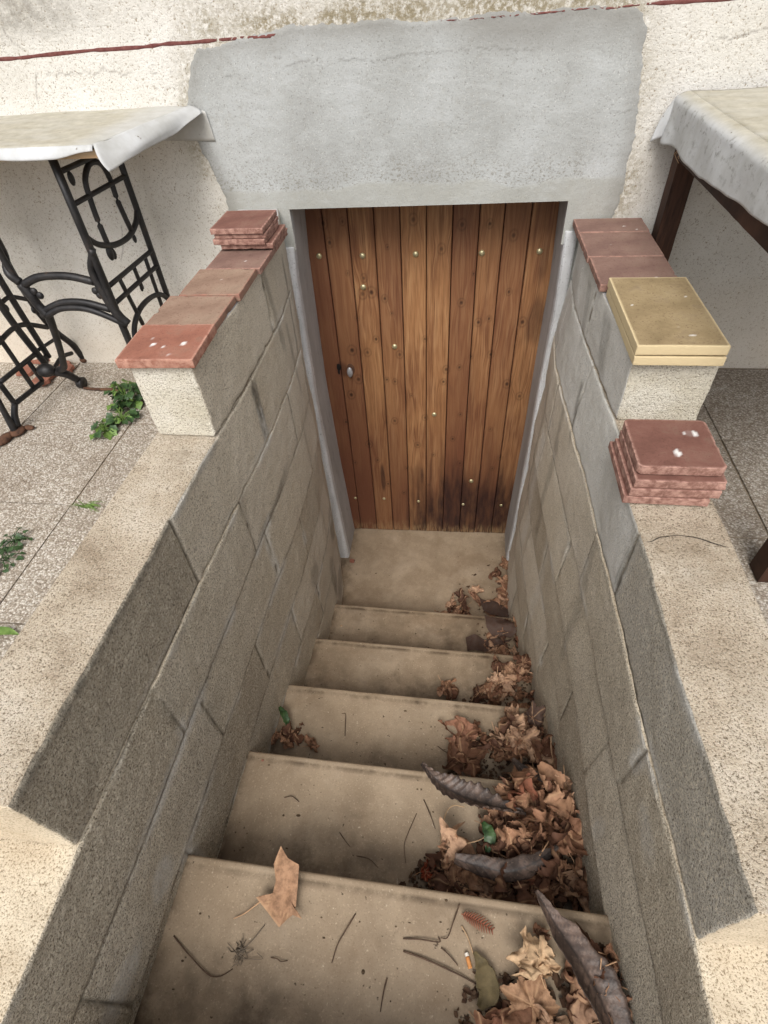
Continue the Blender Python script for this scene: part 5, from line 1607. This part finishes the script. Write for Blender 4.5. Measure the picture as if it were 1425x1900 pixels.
long_leaf([(p[0], p[1], .640 + .004 * k) for k, p in enumerate(e1)], [.006, .017, .018, .004], 'narrow dark grey leaf poking out of the heap on the third step', cup=.5, ripple=.001)
lp = [(0.806, -1.083, 0.6)]
single(MDARKLEAF, 341, .060, 1.6, .9, (lp[0][0], lp[0][1], .595), (.5, -.3, .7), 'dark brown cupped leaf at the wall end of the third step')
h1 = [(0.632, -1.442, 0.8), (0.648, -1.471, 0.8), (0.643, -1.503, 0.8)]
long_leaf([(h1[0][0], h1[0][1], .803), (h1[1][0], h1[1][1], .810), (h1[2][0], h1[2][1], .796)], [.004, .014, .014, .004], 'dark green leaf half buried in the big heap on the fourth step', mat=MGREEN, name='green_leaf', cup=.2, ripple=.0003)
i1 = [(0.001, -1.115, 0.575), (0.027, -1.145, 0.575), (0.045, -1.176, 0.575)]
long_leaf([(i1[0][0], i1[0][1], .59), (i1[1][0], i1[1][1], .592), (i1[2][0], i1[2][1], .572)], [.004, .012, .012, .002], 'glossy green leaf leaning on the left wall on the third step', mat=MGREEN, name='green_leaf', cup=.3, ripple=.0003, up=[.5, 0, .9])
j1 = [(0.604, -1.702, 0.94), (0.619, -1.724, 0.94), (0.628, -1.757, 0.94), (0.613, -1.781, 0.94)]
long_leaf([(p[0], p[1], .935) for p in j1], [.003, .012, .022, .018, .006], 'olive brown limp leaf beside the cigarette end', mat=mat_plain('olive_dead_leaf', rgb(78, 68, 46), rgb(112, 98, 68), 50), cup=.25, ripple=.0006)

# ================================================================== TWIGS AND CRUMBS
def twig(label, z, pts, r=.0014, name='twig', mat=None, lift=.002, cat='twig'):
    P = [(p[0], p[1], z + lift + (.003 if 0 < k < len(pts) - 1 else 0)) for k, p in enumerate(pts)]
    V, F = tube(P, [r, r * .9, r * .6], n=26, seg=6, wob=.25, seed=int(abs(pts[0][0]) * 999))
    return tag(mesh_obj(name, V, F, mat or MTWIG), label, cat)
twig('long bent twig on the left of the nearest step, sagging into a hook', T5, [(0.01, -1.742, 0.922), (0.053, -1.767, 0.922), (0.101, -1.791, 0.922), (0.125, -1.791, 0.922), (0.145, -1.778, 0.922)], .0014)
twig('slightly curved thin twig lying alone in the middle of the nearest step', T5, [(0.368, -1.667, 0.922), (0.351, -1.699, 0.922), (0.34, -1.721, 0.922), (0.334, -1.748, 0.922)], .0014)
twig('upper dark twig of the crossed pair right of centre on the nearest step', T5, [(0.467, -1.696, 0.922), (0.501, -1.694, 0.922), (0.537, -1.694, 0.922), (0.535, -1.686, 0.922)], .0016)
twig('lower dark twig of the crossed pair, running right towards the olive leaf', T5, [(0.469, -1.715, 0.923), (0.513, -1.723, 0.922), (0.575, -1.738, 0.922), (0.615, -1.75, 0.922)], .0017)
twig('thin upright twig reaching the nosing right of centre on the nearest step', T5, [(0.575, -1.629, 0.922), (0.564, -1.658, 0.922), (0.553, -1.685, 0.922), (0.54, -1.687, 0.922)], .0012)
twig('pale bent stem rising between the cigarette end and the fern scrap', T5, [(0.58, -1.664, 0.922), (0.592, -1.681, 0.923), (0.605, -1.708, 0.922), (0.625, -1.726, 0.923)], .0012, mat=MSTEM)
twig('short twig near the bottom edge in the middle of the nearest step', T5, [(0.442, -1.758, 0.922), (0.438, -1.778, 0.922), (0.435, -1.806, 0.922)], .0013)
twig('little squiggle of stalk left of centre on the nearest step', T5, [(0.214, -1.753, 0.922), (0.228, -1.754, 0.922), (0.236, -1.757, 0.922), (0.248, -1.754, 0.922)], .0011)
twig('short twig crossing the middle of the crumbs near the olive leaf', T5, [(0.541, -1.702, 0.922), (0.556, -1.711, 0.922), (0.574, -1.725, 0.922)], .0012)
twig('straight thin twig on the fourth step left of the heap', T4, [(0.487, -1.389, 0.738), (0.504, -1.42, 0.738), (0.52, -1.453, 0.738)], .0013)
twig('faint curved stalk down the middle of the fourth step', T4, [(0.471, -1.423, 0.738), (0.454, -1.468, 0.738), (0.446, -1.498, 0.738), (0.453, -1.534, 0.738)], .0009)
twig('short dark stalk on the left half of the fourth step', T4, [(0.123, -1.42, 0.738), (0.143, -1.416, 0.738), (0.164, -1.426, 0.738)], .0013)
twig('thin slanting stalk near the back of the fourth step', T4, [(0.282, -1.485, 0.738), (0.301, -1.504, 0.738), (0.314, -1.514, 0.738)], .0009)
twig('stalk running into the leaf litter on the fourth step', T4, [(0.332, -1.531, 0.738), (0.364, -1.535, 0.738), (0.388, -1.55, 0.738)], .0010)
twig('hooked thin stalk standing out on the third step', T3, [(0.224, -1.175, 0.554), (0.219, -1.139, 0.554), (0.214, -1.106, 0.554), (0.201, -1.105, 0.554)], .0012)
twig('small twig at the left edge of the leaf heap on the third step', T3, [(0.516, -1.179, 0.554), (0.538, -1.194, 0.554), (0.563, -1.203, 0.554)], .0012)
twig('pale curved leaf stalk looping over the big heap on the fourth step', T4, [(0.535, -1.495, 0.775), (0.536, -1.463, 0.775), (0.545, -1.423, 0.775), (0.563, -1.404, 0.775), (0.59, -1.404, 0.775)], .0018, mat=MSTEM, lift=.03)
twig('pale straight leaf stalk across the big heap below the green leaf', T4, [(0.556, -1.495, 0.785), (0.601, -1.486, 0.785), (0.632, -1.474, 0.785), (0.658, -1.452, 0.785)], .0018, mat=MSTEM, lift=.045)
# dried tangle of stalks
rs = np.random.RandomState(21)
tp = [(0.155, -1.75, 0.922), (0.172, -1.731, 0.922), (0.189, -1.705, 0.922), (0.147, -1.759, 0.923)]
parts = [tube([(tp[3][0], tp[3][1], T5 + .003), (tp[0][0], tp[0][1], T5 + .006), (tp[1][0], tp[1][1], T5 + .006), (tp[2][0], tp[2][1], T5 + .003)], .001, n=20, seg=6)]
for k in range(22):
    c = np.array([tp[0][0], tp[0][1], T5 + .004]) + rs.randn(3) * [.010, .009, .002]
    parts.append(tube([c, c + rs.randn(3) * [.008, .008, .002], c + rs.randn(3) * [.012, .010, .003]], .0006, n=8, seg=6))
V, F = join(parts)
V[:, 2] = np.maximum(V[:, 2], T5 + .001)
tag(mesh_obj('stalk_tangle', V, F, mat_plain('grey_dry_stalks', rgb(92, 82, 70), rgb(124, 112, 98), 60)), 'wispy tangle of grey dry stalks on the left of the nearest step', 'stalks')
# fern-like scrap
fp = [(0.579, -1.645, 0.922), (0.596, -1.649, 0.923), (0.615, -1.655, 0.922), (0.638, -1.664, 0.922)]
P = smooth_path([(p[0], p[1], T5 + .005) for p in fp], 13)
parts = [tube(P, .0011, raw=True, n=13, seg=6)]
for k in range(1, 13):
    d = P[min(k + 1, 12)] - P[k - 1]
    d /= np.linalg.norm(d)
    s_ = np.array([-d[1], d[0], 0])
    for sg in (-1, 1):
        L = .013 * math.sin(.4 + k / 13 * 2.4)
        parts.append(tube([P[k], P[k] + s_ * sg * L * .5 + d * L * .3 + [0, 0, .003], P[k] + s_ * sg * L + d * L * .7], [.0016, .0014, .0005], n=6, seg=6))
V, F = join(parts)
tag(mesh_obj('fern_scrap', V, F, mat_plain('russet_fern', rgb(112, 64, 48), rgb(142, 88, 66), 60)), 'small russet fern scrap near the nosing of the nearest step', 'fern')
# cigarette end
cp = [(0.588, -1.702, 0.926), (0.592, -1.712, 0.926), (0.595, -1.722, 0.926)]
ce = empty('cigarette_end', 'cigarette end with an orange filter on the right of the nearest step', 'cigarette end', (cp[1][0], cp[1][1], T5 + .004))
dv_ = np.array([cp[2][0] - cp[0][0], cp[2][1] - cp[0][1], 0])
dv_ /= np.linalg.norm(dv_)
V, F = tube([dv_ * -.002, dv_ * .016], .0039, n=8, seg=12)
mesh_obj('filter', V, F, mat_plain('cork_filter', rgb(196, 128, 70), rgb(214, 150, 92), 90), ce)
V, F = tube([dv_ * -.008, dv_ * -.0025], .0038, n=6, seg=12, wob=.2)
mesh_obj('paper', V, F, mat_plain('cigarette_paper', rgb(214, 206, 194), rgb(228, 222, 212), 90), ce)
# pebbles, petals and crumbs on the treads: nobody would count them
rs = np.random.RandomState(31)
parts = []
for k in range(150):
    st_ = rs.randint(0, 6)
    z = st_ * RS
    yb_ = ny(st_ + 1)
    yf_ = ny(st_) if st_ else .18
    y = yb_ + (yf_ - .01 - yb_) * rs.rand() ** (1.6 if st_ else 1)
    x = .02 + .82 * rs.rand()
    if st_ == 5 and rs.rand() < .5:
        x = .45 + .4 * rs.rand() * rs.rand()
    if k % 3 == 0:
        x = .02 + .05 * rs.rand() if rs.rand() < .4 else x
    s_ = .0012 + .0022 * rs.rand() ** 2
    V, F = ball((x, y + KS * x, z + s_ * .5), s_, 5, (1 + rs.rand(), .6 + .6 * rs.rand(), .5))
    parts.append((V, F))
V, F = join(parts)
o = mesh_obj('floor_crumbs', V, F, mat_plain('dark_crumbs', rgb(58, 44, 32), rgb(104, 86, 64), 300))
o['kind'] = 'stuff'
o['label'] = 'dark crumbs and grit scattered over the steps'
V, F = ball(tuple([(0.062, -0.549, 0.185)][0]), .0055, 7, (1, .8, .35))
tag(mesh_obj('pebble', V, F, MPALE), 'single pale pebble on the left of the first step', 'pebble')
V, F = ball(tuple([(0.039, -1.333, 0.739)][0]), .004, 7, (1, .8, .3))
tag(mesh_obj('petal', V, F, MRED2), 'tiny red petal on the nosing of the fourth step', 'petal')
V, F = rbox((-.012, -.008, 0), (.012, .008, .012), .004, .004)
o = mesh_obj('clay_chip', V + .002 * np.stack([vn(V, 120, s_) for s_ in (1, 2, 3)], -1), F, MRED2, None, dict(edge=np.zeros(len(V)), spot=np.zeros(len(V))))
o.location = (.012, -.035, .001)
tag(o, 'small orange clay chip in the left corner of the landing', 'chip')
